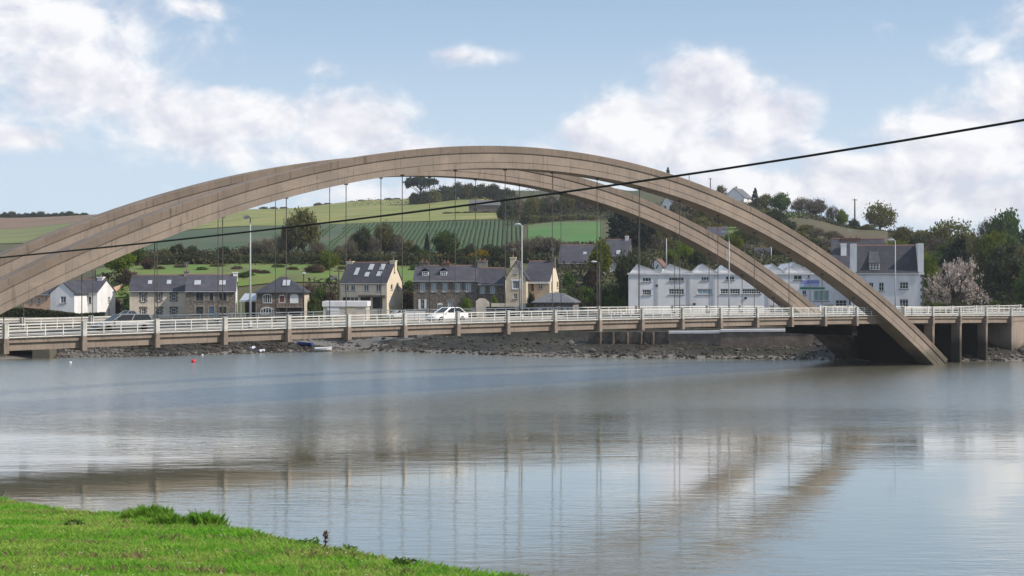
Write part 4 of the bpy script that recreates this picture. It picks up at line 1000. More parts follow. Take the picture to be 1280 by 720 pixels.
# slope behind the left houses
T('spring_tree', 148, 313, 20, 268, 'round', 'spring', 'yellow-green tree between the white house and the cream terrace', 'tree')
T('fresh_green_tree', 172, 310, 11, 285, 'round', 'green', 'slim fresh green tree above the cream terrace roof', 'tree')
T('reddish_bush', 186, 322, 12, 276, 'round', 'red', 'reddish budding bush left above the cream terrace', 'bush')
T('reddish_bush', 158, 335, 9, 258, 'bush', 'red', 'small reddish bush by the pink garden wall', 'bush')
for q in ((206, 311, 10, 311, 'round', 'olive'), (222, 306, 12, 313, 'round', 'dark'), (240, 307, 11, 313, 'round', 'dark'), (256, 312, 8, 315, 'round', 'bare'), (279, 308, 10, 312, 'round', 'dark')):
    T('hedgerow_tree', *q, 'dark hedgerow tree at the meadow edge above the terrace roofs', 'tree', 'hedgerow trees above the terrace')
for q in ((293, 312, 9, 316), (305, 306, 10, 318), (319, 300, 11, 318), (334, 296, 12, 317), (349, 293, 12, 319), (398, 300, 13, 318), (424, 306, 12, 318), (438, 298, 11, 319)):
    T('bare_tree', *q, 'bare', 'bare', 'bare twiggy tree in the hedgerow beside the large oak', 'tree', 'bare trees in the hedgerow')
T('large_oak', 379, 260, 25, 320, 'round', 'olive', 'large budding oak in the hedgerow below the striped field', 'tree')
T('slender_tree', 361, 276, 11, 322, 'round', 'olive', 'slender olive tree just left of the large oak', 'tree')
for i, x in enumerate(range(190, 640, 13)):
    T('hedgerow_bush', x, 318 + (i * 5 % 5), 12, 290, 'bush', 'dark', 'low dark hedgerow bush along the back of the meadow', 'bush', 'dark bushes along the meadow', depth=.6)
T('young_spring_tree', 411, 314, 13, 276, 'round', 'spring', 'bright yellow-green young tree left of the pale yellow house', 'tree')
T('brown_bush', 394, 331, 15, 270, 'round', 'red', 'brownish twiggy bush above the hip-roofed house', 'bush')
for q in ((455, 284, 12, 322, 'round', 'dark'), (444, 290, 10, 324, 'round', 'olive'), (467, 296, 10, 320, 'round', 'bare'), (497, 292, 11, 322, 'round', 'bare'), (510, 300, 10, 318, 'round', 'olive'), (520, 305, 10, 316, 'bush', 'dark')):
    T('hedgerow_tree', *q, 'hedgerow tree on the slope behind the pale yellow house', 'tree', 'hedgerow trees behind the yellow house')
T('olive_tree', 481, 279, 17, 323, 'round', 'olive', 'rounded olive-yellow tree on the slope above the pale yellow house', 'tree')
T('slender_conifer', 534, 292, 6, 324, 'conifer', 'conifer', 'slim dark conifer left of the round green tree', 'tree')
T('round_green_tree', 558, 289, 17, 325, 'round', 'green', 'round green tree standing against the crop rows', 'tree')
T('gorse_bush', 548, 318, 13, 303, 'bush', 'gorse', 'orange-yellow gorse bush behind the left dormer of the stone house', 'bush')
T('gorse_bush', 485, 321, 12, 303, 'bush', 'gorse', 'orange-yellow gorse bush above the pale yellow house roof', 'bush')
T('gorse_bush', 506, 324, 6, 301, 'bush', 'gorse', 'small gorse bush right of the yellow house chimney', 'bush')
T('gorse_bush', 602, 311, 11, 304, 'bush', 'gorse', 'orange-yellow gorse bush above the big chimney of the stone house', 'bush')
T('gorse_bush', 590, 316, 7, 303, 'bush', 'gorse', 'smaller gorse bush left of the gorse above the stone house chimney', 'bush')
for q in ((572, 312, 12, 306, 'bush', 'dark'), (586, 306, 12, 312, 'round', 'dark'), (614, 306, 15, 312, 'round', 'dark'), (628, 310, 12, 308, 'bush', 'dark'), (528, 312, 12, 310, 'bush', 'green'), (506, 314, 10, 312, 'bush', 'dark')):
    T('dark_shrub', *q, 'dense dark shrub on the slope behind the stone house', 'shrub', 'dark shrubs behind the stone house')
for q in ((640, 302, 18, 322), (655, 298, 18, 326), (671, 293, 18, 330), (688, 296, 17, 330), (703, 300, 15, 328), (718, 302, 13, 326)):
    T('bare_thicket_tree', *q, 'bare' if q[0] % 2 else 'round', 'bare' if q[0] % 3 else 'dark', 'brown bare tree in the thicket below the bright green field', 'tree', 'thicket trees below the bright field')
for q in ((634, 318, 14, 300), (660, 316, 15, 304), (682, 318, 14, 304)):
    T('thicket_bush', *q, 'bush', 'dark', 'dark bush at the foot of the thicket above the beige house', 'bush', 'dark bushes above the beige house')
# around the barn
T('dark_conifer', 780, 256, 34, 340, 'cedar', 'conifer', 'massive black-green conifer beside the bright green field', 'tree')
T('dark_conifer', 806, 275, 22, 335, 'cedar', 'conifer', 'lower black-green conifer right of the massive one', 'tree')
T('spring_tree', 751, 302, 17, 268, 'round', 'spring', 'yellow blossoming tree in front of the stone barn roof', 'tree')
T('round_dark_tree', 791, 314, 27, 252, 'round', 'dark', 'round dark evergreen tree at the left end of the factory', 'tree')
T('small_cypress', 733, 342, 6, 262, 'conifer', 'conifer', 'small dark cypress in front of the stone barn', 'tree')
T('garden_bush', 711, 338, 8, 262, 'bush', 'green', 'green garden bush left of the small cypress', 'bush')
T('reddish_bush', 740, 330, 9, 262, 'bush', 'red', 'reddish bush right of the small cypress', 'bush')
for q in ((702, 362, 12, 232), (716, 358, 13, 236), (732, 356, 14, 236), (748, 352, 14, 240), (764, 351, 14, 240), (778, 354, 12, 236), (725, 368, 14, 226), (745, 366, 14, 226), (765, 367, 14, 224), (780, 370, 9, 222), (705, 372, 10, 226)):
    T('garden_shrub', *q, 'bush', ('green', 'dark', 'dark')[q[0] % 3], 'dark garden shrub on the bank between shed and factory', 'shrub', 'shrubs on the bank beside the factory', z0=4.3 + (0.8 if q[3] > 230 else 0))
# behind the factory
T('spring_tree', 853, 303, 15, 300, 'round', 'spring', 'yellow-green tree behind the second factory gable', 'tree')
T('spring_tree', 838, 312, 11, 296, 'round', 'spring', 'smaller yellow-green tree behind the factory beside the white cottage', 'tree')
T('dark_tree', 873, 312, 15, 285, 'round', 'dark', 'dark tree behind the third factory gable', 'tree')
T('spring_tree', 916, 292, 14, 318, 'round', 'spring', 'yellow-green tree seen between the two ribs left of the dark stone house', 'tree')
random.seed(11)
wood = [(815, 290), (828, 296), (842, 284), (858, 288), (872, 292), (886, 300), (900, 306), (925, 300), (940, 296), (972, 302), (985, 306), (1000, 300), (1015, 308), (880, 270), (862, 262), (900, 272), (922, 280), (944, 282), (962, 290), (1030, 312), (845, 262), (826, 268), (985, 288), (1008, 292), (1040, 300), (820, 306), (834, 310), (866, 304), (894, 290), (906, 262), (936, 268), (952, 274), (976, 316), (995, 318), (1020, 296), (1050, 306), (1062, 310), (968, 274), (890, 312), (925, 314), (855, 276), (876, 282)]
for i, (x, y) in enumerate(wood):
    D = 335 + (310 - y) * 1.9 + random.uniform(-8, 8)
    T('hillside_tree', x, y - 12, 13 + random.uniform(-2, 4), D, ('bare', 'round', 'bush')[i % 3], ('bare', 'olive', 'dark', 'olive', 'bare')[i % 5], 'brownish olive tree on the wooded slope behind the arch ribs', 'tree', 'trees on the wooded slope')
# upper hedge and hill crest, middle
for i, x in enumerate(range(632, 768, 11)):
    T('hedge_tree', x, 252 - (i * 7 % 13), 13, 500 + (i % 3) * 14, ('bush', 'round')[i % 2], ('dark', 'bare', 'dark', 'olive')[i % 4], 'dark bushy tree in the thicket above the bright green field', 'tree', 'thicket trees above the bright field')
for i, x in enumerate(range(560, 752, 12)):
    T('field_hedge_bush', x, 270 - (i % 2), 8, 566 if x < 655 else 462, 'bush', ('dark', 'olive')[i % 2], 'low hedge bush along the top of the crop field', 'bush', 'hedge bushes above the crop field')
T('umbrella_pine', 526, 220, 21, 690, 'pine', 'conifer', 'dark umbrella pine leaning on the hill crest', 'tree')
for q in ((541, 236, 14, 690, 'bush', 'olive'), (556, 231, 14, 695, 'bush', 'dark'), (571, 229, 12, 700, 'round', 'dark'), (586, 228, 12, 700, 'bush', 'olive'), (600, 231, 13, 690, 'round', 'dark'), (616, 230, 15, 660, 'round', 'dark'), (634, 234, 15, 640, 'bush', 'dark'), (518, 240, 9, 690, 'bush', 'olive'), (530, 238, 10, 686, 'bush', 'dark')):
    T('crest_tree', *q, 'bushy tree on the hill crest beside the umbrella pine', 'tree', 'trees on the hill crest')
for i, x in enumerate((330, 342, 355, 398, 410, 440, 452, 463, 474, 486, 496)):
    T('skyline_shrub', x, np.interp(x, [330, 500], [258, 246]) + (i % 3), 7, 775, 'bush', 'bare', 'faint bare shrub on the skyline above the striped field', 'shrub', 'faint shrubs on the skyline')
for i, x in enumerate(range(-12, 110, 9)):
    T('skyline_bush', x, 266.5 - (i * 5 % 4), 7, 812, 'bush', 'dark', 'dark bush in the skyline hedge above the ploughed field', 'bush', 'skyline hedge on the far left')
# right-hand skyline
T('lone_conifer', 835, 209, 6, 625, 'conifer', 'conifer', 'small conifer tip rising just over the near arch rib', 'tree')
for i, (x, y) in enumerate([(1130, 292), (1146, 300), (1172, 302), (1184, 312), (1206, 300), (1224, 304), (1240, 312), (1262, 300), (1276, 312), (1290, 302), (1150, 314), (1168, 322), (1216, 320), (1236, 330), (1264, 326), (1282, 336), (1160, 338), (1230, 346), (1275, 350)]):
    T('wooded_slope_tree', x, y - 8, 15 + i % 4, 270 + (340 - y) * 1.5 + (i % 3) * 6, ('round', 'bush', 'bare')[i % 3], ('olive', 'dark', 'bare', 'green')[i % 4], 'olive tree in dense wood right of big white house', 'tree', 'trees in the wood on the right')
sk = [(901, 231, 8, 525, 'round', 'olive', 'small olive tree left of the white hilltop house'), (944, 235, 7, 490, 'conifer', 'conifer', 'dark conifer right of the white hilltop house'),
      (957, 242, 11, 486, 'round', 'olive', 'olive tree right of the hilltop conifer'), (976, 241, 15, 480, 'round', 'green', 'round pale green tree on the crest above the hill meadow'),
      (1002, 246, 17, 478, 'bare', 'bare', 'wide bare brown tree on the crest above the brown pasture'), (1020, 249, 17, 472, 'round', 'bare', 'rounded brown tree on the crest left of the pole'),
      (1040, 257, 10, 470, 'bare', 'bare', 'small bare tree on the crest beside the spring tree'), (1052, 262, 9, 466, 'round', 'spring', 'small yellow-green tree on the crest just left of the pole'),
      (1067, 273, 10, 450, 'bush', 'dark', 'dark bush at the foot of the hilltop pole'), (1100, 254, 24, 440, 'round', 'olive', 'large round-crowned tree right of the hilltop pole'),
      (1084, 280, 10, 430, 'bush', 'olive', 'olive bush left below the large round-crowned tree'), (1128, 283, 11, 424, 'bush', 'dark', 'dark bush right of the large round-crowned tree'),
      (1150, 287, 14, 420, 'round', 'olive', 'olive tree on the skyline above the big white house roof'), (1120, 301, 20, 300, 'round', 'spring', 'yellow-green tree peeping over the big white house ridge'),
      (1162, 322, 13, 252, 'round', 'spring', 'yellow-green tree beside the right end of the big white house'), (1188, 276, 33, 345, 'round', 'olive', 'broad olive tree on the skyline above the blossom tree'),
      (1164, 290, 17, 350, 'round', 'bare', 'brown tree on the skyline left of the broad olive tree'), (1216, 290, 18, 340, 'round', 'olive', 'olive tree between the broad olive tree and the tall green one'),
      (1256, 266, 25, 380, 'round', 'green', 'tall green tree on the skyline at the right edge'), (1234, 271, 13, 384, 'bare', 'bare', 'bare tree left of the tall green skyline tree'),
      (1292, 284, 20, 372, 'round', 'dark', 'dark tree cut by the right edge of the picture'), (1242, 290, 20, 300, 'round', 'spring', 'bright green crowned tree behind the broad cedar'),
      (1196, 296, 32, 262, 'cedar', 'conifer', 'tall dark cedar behind the blossom tree'), (1252, 306, 42, 250, 'cedar', 'dark', 'broad dark cedar right of the blossom tree'),
      (1290, 330, 24, 240, 'round', 'green', 'green leafy tree low at the right edge'), (1192, 324, 40, 222, 'blossom', 'blossom', 'pink-white blossoming cherry tree beside the big white house')]
for q in sk: T('skyline_tree' if 'crest' in q[6] or 'skyline' in q[6] else q[4].replace('round', 'leafy').replace('blossom', 'cherry') + '_tree', *q[:6], q[6], 'tree' if 'bush' not in q[6] else 'bush')
for i, x in enumerate(range(1160, 1300, 12)):
    T('roadside_bush', x, 374 + (i * 3 % 7), 11, 216, 'bush', ('dark', 'green', 'dark')[i % 3], 'low dark bush along the road under the blossom tree and cedars', 'bush', 'roadside bushes on the right', z0=4.3)
for q in ((133, 352, 7, 262), (150, 352, 8, 260), (160, 366, 7, 246), (146, 372, 6, 240), (386, 352, 10, 246), (400, 356, 12, 242), (392, 366, 10, 236), (414, 362, 9, 238), (512, 350, 9, 258), (510, 362, 9, 248), (308, 344, 12, 262), (318, 340, 10, 268), (330, 342, 10, 266)):
    T('garden_bush', *q, 'bush', ('green', 'dark', 'red', 'dark')[q[0] % 4], 'garden bush in the gap between the village houses', 'bush', 'garden bushes between the houses')
for i, q in enumerate(((200, 333, 8, 276), (226, 331, 10, 280), (252, 334, 9, 274), (272, 330, 11, 282), (296, 333, 9, 276), (348, 332, 10, 280), (366, 334, 9, 275), (428, 332, 8, 279), (520, 330, 10, 280), (543, 333, 8, 276), (566, 329, 10, 282), (608, 331, 10, 279))):
    T('meadow_bush', *q, ('bush', 'airy')[i % 2], ('olive', 'bare', 'green')[i % 3], 'spring bush on the meadow behind the village roofs', 'bush', 'bushes on the meadow')
T('ivy_bush', 583, 371, 9, 232, 'bush', 'spring', 'yellow-green creeper bush against the front of the stone house', 'bush', z0=4.3)
T('ivy_bush', 618, 369, 7, 231, 'bush', 'spring', 'yellow-green bush before the stone cottage', 'bush', z0=4.3)
T('garden_bush', 664, 364, 7, 226, 'bush', 'dark', 'dark bush at the corner of the low stone shed', 'bush', z0=4.3)

# rough undergrowth on the uncultivated slopes
SCRUB = leaf_mat('scrub_leaves', (0.088, 0.080, 0.044), (0.050, 0.056, 0.028), 0.2, 0.05, scale=0.13)
rs = np.random.default_rng(21); areas = [(620, 770, 298, 348, 9000), (690, 800, 252, 345, 9000), (770, 985, 258, 356, 17000), (770, 870, 356, 520, 10000), (925, 985, 356, 430, 8000), (870, 962, 405, 520, 9000), (985, 1330, 250, 336, 22000), (1110, 1330, 336, 450, 16000), (960, 1130, 428, 482, 7000), (150, 640, 285, 346, 20000), (630, 770, 455, 590, 14000), (120, 170, 240, 262, 1500), (385, 425, 238, 258, 1500), (500, 520, 240, 258, 800), (440, 760, 690, 790, 3000)]
VV = []
for (a, b_, d0, d1, n) in areas:
    px = rs.uniform(a, b_, n); D = rs.uniform(d0, d1, n); X = (px - 640) / FPX * D
    m_ = np.clip(.35 + .6 * wob(X, D, 14) + .35 * wob(X + 31, D, 5), 0, 1.2); k = rs.uniform(0, 1, n) < .25 + .75 * m_
    px, D, m_ = px[k], D[k], m_[k]; X = (px - 640) / FPX * D; z = zt(px, D) + rs.uniform(0, 1, len(px)) ** .7 * (.25 + 1.9 * m_)
    VV.append(quads(np.stack([CX + X * RV[0] + D * DV[0], CY + X * RV[1] + D * DV[1], z], 1), .34, rs))
stuff(link('scrub', np_mesh('scrub', np.concatenate(VV), 4, SCRUB)), 'rough brown and olive undergrowth covering the wooded slopes', 'scrub')

# clipped hedge, far left
def hedge(name, px0, px1, D0, D1, py, label, leaf='dark', th=1.1):
    rs = np.random.default_rng(px0 + 999); n = 9000
    u = rs.uniform(0, 1, n); px = px0 + (px1 - px0) * u; D = D0 + (D1 - D0) * u
    top = np.interp(u, np.linspace(0, 1, len(py)), py); zt_ = CZ - (top - 350) / FPX * D
    w = rs.uniform(0, 1, n); side = rs.integers(0, 3, n)
    z = np.where(side == 2, zt_ + rs.normal(size=n) * .05, 4.3 + (zt_ - 4.3) * w); dd = np.where(side == 0, -th / 2, np.where(side == 1, th / 2, rs.uniform(-th / 2, th / 2, n))) + rs.normal(size=n) * .06
    D = D + dd; X = (px - 640) / FPX * D; P = np.stack([CX + X * RV[0] + D * DV[0], CY + X * RV[1] + D * DV[1], z], 1)
    o = empty(name, at((px0 + px1) / 2, (D0 + D1) / 2, 4.3)); tag(o, label, 'hedge')
    V = quads(P, .16, rs) - np.array(o.location); link('foliage', np_mesh('hedge_foliage', V, 4, LM[leaf]), o)
    mb = MB(); k = 24
    rings = []
    for i in range(k + 1):
        q = i / k; p = px0 + (px1 - px0) * q; d = D0 + (D1 - D0) * q; zz = CZ - (np.interp(q, np.linspace(0, 1, len(py)), py) - 350) / FPX * d - .12
        rings.append([tuple(np.array(at(p, d + e, h_)) - np.array(o.location)) for e, h_ in ((-th / 2 + .1, 4.2), (th / 2 - .1, 4.2), (th / 2 - .1, zz), (-th / 2 + .1, zz))])
    mb.loft(rings).build('inner_branches', LM['conifer'], o)
hedge('clipped_hedge', -30, 131, 213, 218, [385, 385.5, 386, 389, 393, 391], 'long dark clipped hedge in front of the white house')
hedge('clipped_hedge', 608, 668, 222, 220, [385, 385, 386], 'low dark hedge in front of the beige gabled house', 'conifer', .8)


# ------------------------------------------------------------------ quay: road, walls, rocks
struct(field('quay_road', -300, 1600, 212, 222, ASPH, .03, 200, 6))
def wall_run(name, label, pts, h, th, m, coping=None, cat='wall', ch=.34):
    """pts: (px, D, z foot, z top)"""
    o = empty(name, at(pts[0][0], pts[0][1], 0)); tag(o, label, cat); L = np.array(o.location); mb = MB(); rings = []
    for px, D, z0, z1 in pts: rings.append([tuple(np.array(at(px, D + e, z)) - L) for e, z in ((0, z0), (th, z0), (th, z1), (0, z1))])
    mb.loft(rings).build('wall', m, o)
    if coping is not None:
        rings = [[tuple(np.array(at(px, D + e, z)) - L) for e, z in ((-.12, z1 + .003), (th + .1, z1 + .003), (th + .1, z1 + ch), (-.12, z1 + ch))] for px, D, z0, z1 in pts]
        MB().loft(rings).build('coping', coping, o)
    return o
QSTONE = mat('quay_stone', (0.25, 0.195, 0.16), (0.17, 0.135, 0.112), 0.9, bump=0.8, bscale=2.5, c3=(0.13, 0.105, 0.085), s3=0.35)
COPE = mat('pale_coping', (0.82, 0.80, 0.79), (0.74, 0.72, 0.71), 1.0)
WSTONE = mat('weathered_wall_stone', (0.17, 0.135, 0.11), (0.10, 0.082, 0.068), 1.2, bump=0.9, bscale=3, c3=(0.055, 0.05, 0.036), s3=0.5)
wall_run('quay_wall', 'stone quay wall with pale coping under the right part of the bridge', [(836, 197.4, .8, 3.18), (880, 196.4, .8, 3.24), (899, 195.9, .8, 3.28), (901, 195.6, .8, 3.48), (960, 194.6, .8, 3.56), (1016, 193.8, .8, 3.62)], 0, 1.2, QSTONE, COPE)
wall_run('buttressed_wall', 'dark stone retaining wall with buttresses left of the quay wall', [(735, 200, .8, 3.35), (790, 199, .8, 3.4), (834.5, 197.6, .8, 3.45)], 0, 1.0, WSTONE)
o = bpy.data.objects['buttressed_wall']; L = np.array(o.location)
for px in (752, 768, 786, 803, 818):
    D = np.interp(px, [735, 834], [200, 197.6]); c = np.array(at(px, D - .25, 0)) - L
    mb = MB(); mb.box(-.15, .15, .12, .5, .6, 3.36); mb.v = [tuple(np.array(v) + c) for v in mb.v]; mb.build('buttress', WSTONE, o)
wall_run('garden_wall', 'pinkish stepped garden wall climbing the slope beside the terrace', [(138, 252, 4.2, zpy(361, 252)), (150, 256, 5, zpy(356, 256)), (165, 262, 5, zpy(352, 262)), (190, 272, 6, zpy(345, 272)), (209, 280, 7, zpy(338, 280))], 0, .4, PEACH)
wall_run('gate_wall', 'white arched gateway wall before the stone cottage', [(594, 229, 4.2, zpy(377, 229)), (599, 229, 4.2, zpy(373, 229)), (606, 229, 4.2, zpy(373, 229)), (612, 229, 4.2, zpy(378, 229))], 0, .4, CREAM)
wall_run('garden_balustrade', 'pale garden wall in front of the beige house', [(614, 226, 4.2, zpy(379, 226)), (664, 226, 4.2, zpy(379.5, 226))], 0, .3, CREAM)
wall_run('low_white_wall', 'low white roadside wall in front of the long stone house', [(506, 214, 4.2, zpy(389, 214)), (536, 214, 4.2, zpy(389, 214))], 0, .3, WHITER)
wall_run('low_white_wall', 'low white roadside wall beneath the white house hedge', [(-40, 211, 4.2, zpy(397, 211)), (160, 211, 4.2, zpy(397, 211))], 0, .3, CREAM)
# culvert mouth on the far left shore
o = empty('culvert', at(40, 191.5, 0), -TH); tag(o, 'concrete culvert with square dark mouth under the left end of the bridge', 'culvert')
for x0, x1, z0, z1, nm in ((-6.2, -3.55, -1, 1.3, 'side_wall'), (.05, 2.4, -1, 1.3, 'side_wall'), (-6.2, 2.4, 1.302, 2.1, 'lintel')): MB().box(x0, x1, 0, 3.0, z0, z1).build(nm, CONC, o)
MB().box(-3.5, 0, 2.9, 3.0, -1, 1.3).build('mouth_shade', DARKM, o)  # dark panel paints the shade inside the culvert mouth
# rocks
rs = np.random.default_rng(3); mv = []; mf = []
ico = [(0, 0, 1), (.89, 0, .45), (.28, .85, .45), (-.72, .53, .45), (-.72, -.53, .45), (.28, -.85, .45), (.72, .53, -.45), (-.28, .85, -.45), (-.89, 0, -.45), (-.28, -.85, -.45), (.72, -.53, -.45), (0, 0, -1)]
icf = [(0, 1, 2), (0, 2, 3), (0, 3, 4), (0, 4, 5), (0, 5, 1), (1, 6, 2), (2, 7, 3), (3, 8, 4), (4, 9, 5), (5, 10, 1), (2, 6, 7), (3, 7, 8), (4, 8, 9), (5, 9, 10), (1, 10, 6), (11, 7, 6), (11, 8, 7), (11, 9, 8), (11, 10, 9), (11, 6, 10)]
for i in range(5200):
    px = rs.uniform(-30, 1290) if rs.uniform() > .45 else rs.uniform(45, 420)
    if px < 48: continue
    if 1060 < px < 1200 and rs.uniform() < .8: continue
    s = rs.uniform(-.6, 7.6) if (px < 440 or rs.uniform() < .6) else min(abs(rs.normal()) * 1.4, 7.5); D = float(shore(px)) + s; r = rs.uniform(.06, .27) * (1 + (rs.uniform() > .93) * 1.1)
    c = np.array(at(px, D, float(zt(px, D)) + r * .15)); b = len(mv); k = rs.uniform(.6, 1.4, 3); th = rs.uniform(0, 6.28); ca, sa = math.cos(th), math.sin(th)
    for v in ico:
        w = np.array(v) * k * r * rs.uniform(.8, 1.15); mv.append((c[0] + w[0] * ca - w[1] * sa, c[1] + w[0] * sa + w[1] * ca, c[2] + w[2] * .7))
    mf += [tuple(b + j for j in f) for f in icf]
me = bpy.data.meshes.new('shore_rocks'); me.from_pydata(mv, [], mf); me.materials.append(ROCK); me.update()
stuff(link('shore_rocks', me), 'brown and pale rocks strewn along the far waterline', 'rocks')


# ------------------------------------------------------------------ cars
TYRE = mat('tyre_rubber', (0.015, 0.015, 0.016), rough=0.9); RIM = mat('alloy_rim', (0.40, 0.41, 0.42), rough=0.35, metal=0.6)
LENS = mat('headlight_lens', (0.55, 0.57, 0.6), rough=0.1); TAIL = mat('tail_light_lens', (0.30, 0.012, 0.01), rough=0.2); CGL = mat('car_glass', (0.02, 0.024, 0.028), rough=0.12, spec=0.35)
def car(label, loc, rz, paint, L=4.2, W_=1.72, H=1.46, estate=False):
    o = empty('car', loc, rz); tag(o, label, 'car'); b = L / 2; w = W_ / 2           # nose towards -x
    # (x, half width at sill, half width at belt, sill z, belt z)
    st = [(-b, .62 * w, .58 * w, .38, .56), (-b + .12, .88 * w, .84 * w, .26, .66), (-b + .55, .98 * w, .93 * w, .22, .76), (-b + 1.2, w, .96 * w, .2, .88), (0, w, .97 * w, .2, .93), (b - 1.0, w, .96 * w, .2, .96), (b - .3, .98 * w, .92 * w, .24, .95), (b - .06, .9 * w, .86 * w, .30, .90), (b, .76 * w, .72 * w, .42, .80)]
    rings = [[(x, -s_, z0), (x, -s_ * 1.01, (z0 + z1) / 2), (x, -t_, z1 - .03), (x, -t_ * .8, z1), (x, t_ * .8, z1), (x, t_, z1 - .03), (x, s_ * 1.01, (z0 + z1) / 2), (x, s_, z0)] for x, s_, t_, z0, z1 in st]
    body = MB().loft(rings).build('body', paint, o, True)
    x0, x1 = -b + 1.15, b - (.12 if estate else .42); r0, r1 = x0 + .85, x1 - (.25 if estate else .55); g0, g1 = .90 * w, .74 * w; zb, zr = .88, H
    mb = MB(); lo = [(x0, -g0, zb), (x1, -g0, zb + .05), (x1, g0, zb + .05), (x0, g0, zb)]; hi = [(r0, -g1, zr - .05), (r1, -g1, zr - .06), (r1, g1, zr - .06), (r0, g1, zr - .05)]
    mb.loft([lo, hi]).build('cabin_glass', CGL, o)
    mb = MB(); e = .03
    mb.loft([[(r0 - e, -g1 - e, zr - .06), (r1 + e, -g1 - e, zr - .07), (r1 + e, g1 + e, zr - .07), (r0 - e, g1 + e, zr - .06)], [(r0 + .1, -g1 + .06, zr), (r1 - .1, -g1 + .06, zr - .01), (r1 - .1, g1 - .06, zr - .01), (r0 + .1, g1 - .06, zr)]])
    mb.build('roof_panel', paint, o)
    for s_ in (-1, 1):
        for t0, t1 in ((0, 0), (.48, .48), (1, 1)):
            a = np.array(lo[0]) * (1 - t0) + np.array(lo[1]) * t0; c = np.array(hi[0]) * (1 - t1) + np.array(hi[1]) * t1; a[1] *= -s_ * 1.01; c[1] *= -s_ * 1.01
            a[1] = -abs(a[1]) * s_ if False else s_ * abs(a[1]); c[1] = s_ * abs(c[1]); MB().tube([tuple(a), tuple(c)], .05, 6).build('pillar', paint, o)
        MB().box(-b + 1.35, -b + 1.5, s_ * w if s_ > 0 else -w - .16, s_ * w + .16 if s_ > 0 else -w, .92, 1.05).build('door_mirror', paint, o)
        for x in (-b + .82, b - .85):
            n = 16; R = .31; wl = MB(); yy = s_ * (w - .09)
            wl.loft([[(x + q * math.cos(a), yy + d, .31 + q * math.sin(a)) for a in np.linspace(0, 6.283, n, endpoint=False)] for q, d in ((R - .03, -.11), (R, -.08), (R, .08), (R - .03, .11))])
            t_ = wl.build('wheel', TYRE, o)
            MB().loft([[(x + q * math.cos(a), yy + s_ * .12, .31 + q * math.sin(a)) for a in np.linspace(0, 6.283, n, endpoint=False)] for q in (.2, .04)], caps=True).build('rim', RIM, t_)
        MB().box(-b + .03, -b + .22, s_ * .5 * w - .2, s_ * .5 * w + .2, .56, .67).build('headlight', LENS, o)
        MB().box(b - .16, b - .01, s_ * .68 * w - .13, s_ * .68 * w + .1, .66, .86).build('tail_light', TAIL, o)
    return o
P_WHITE = mat('white_car_paint', (0.78, 0.78, 0.78), rough=0.25, spec=0.5); P_GREY = mat('grey_car_paint', (0.17, 0.18, 0.195), rough=0.4, spec=0.35)
xq = 37.2; car('white car driving left across the bridge', (xq, 2.95, z_deck(xq) + .03), .004, P_WHITE, 4.15)
xq = 5.0; car('grey estate car on the bridge in front of the cream terrace', (xq, 3.9, z_deck(xq) + .03), 0, P_GREY, 4.7, estate=True)
car('white hatchback parked beside the left end of the factory', at(774, 213, 4.38), -TH + math.radians(70), P_WHITE, 3.9)
car('white car parked behind the pale yellow house wall', at(497, 229, 4.4), -TH + math.radians(20), P_WHITE, 3.9)
car('dark car parked beside the cream terrace gable', at(158, 224, 4.4), -TH + math.radians(60), P_GREY, 3.9)


# ------------------------------------------------------------------ boats and buoys
BLUE = mat('blue_boat_paint', (0.03, 0.06, 0.22), rough=0.5); BWHITE = mat('white_boat_paint', (0.68, 0.69, 0.72), rough=0.5); WOOD = mat('boat_thwart_wood', (0.20, 0.13, 0.075), rough=0.7)
def boat(label, px, D, rz, hullm, rimm, L=2.8, tilt=0.05, z=None, cuddy=False):
    z = (float(zt(px, D)) if z is None else z)
    o = empty('dinghy', at(px, D, max(z, -.05)), rz); o.rotation_euler = (tilt, 0, rz); tag(o, label, 'boat', 'dinghies on the shore')
    out = []; inn = []
    for i in range(9):
        u = i / 8; x = -L / 2 + L * u; w = .62 * (1 - max(0, (u - .35) / .65) ** 2.2) + .02; k = .12 + .25 * u ** 3; top = .55 + .18 * u ** 2
        out.append([(x, -w, top), (x, -w * .85, .25 + k * .3), (x, -w * .25, k * .5), (x, w * .25, k * .5), (x, w * .85, .25 + k * .3), (x, w, top)])
        wi = max(w - .06, .005); inn.append([(x, -wi, top), (x, -wi * .8, .3 + k * .3), (x, -wi * .2, .1 + k * .5), (x, wi * .2, .1 + k * .5), (x, wi * .8, .3 + k * .3), (x, wi, top)])
    MB().loft(out, closed=False, caps=True).build('hull', hullm, o); MB().loft(inn, closed=False, caps=False).build('inside', BWHITE, o)
    for s_ in (0, 5): MB().tube([r[s_] for r in out], .045, 6).build('gunwale', rimm, o)
    for x in (-.6, .25): MB().box(x - .13, x + .13, -.52, .52, .42, .46).build('thwart', WOOD, o)
    if cuddy: MB().loft([[(.3, -.4, .6), (.3, .4, .6), (.3, .3, 1.0), (.3, -.3, 1.0)], [(1.1, -.2, .66), (1.1, .2, .66), (1.1, .12, .8), (1.1, -.12, .8)]]).build('cuddy', BWHITE, o)
boat('blue and white dinghy with small cabin afloat near the shore', 319, 207.5, -TH + 2.6, BWHITE, BLUE, 2.7, .03, -.06, True)
boat('blue dinghy pulled up on the weedy shore', 381, 211.8, -TH + 2.9, BLUE, BWHITE, 2.4, .16)
boat('white flat dinghy at the water edge right of the blue one', 404, 210.3, -TH + .2, BWHITE, BWHITE, 2.5, .04, -.03)
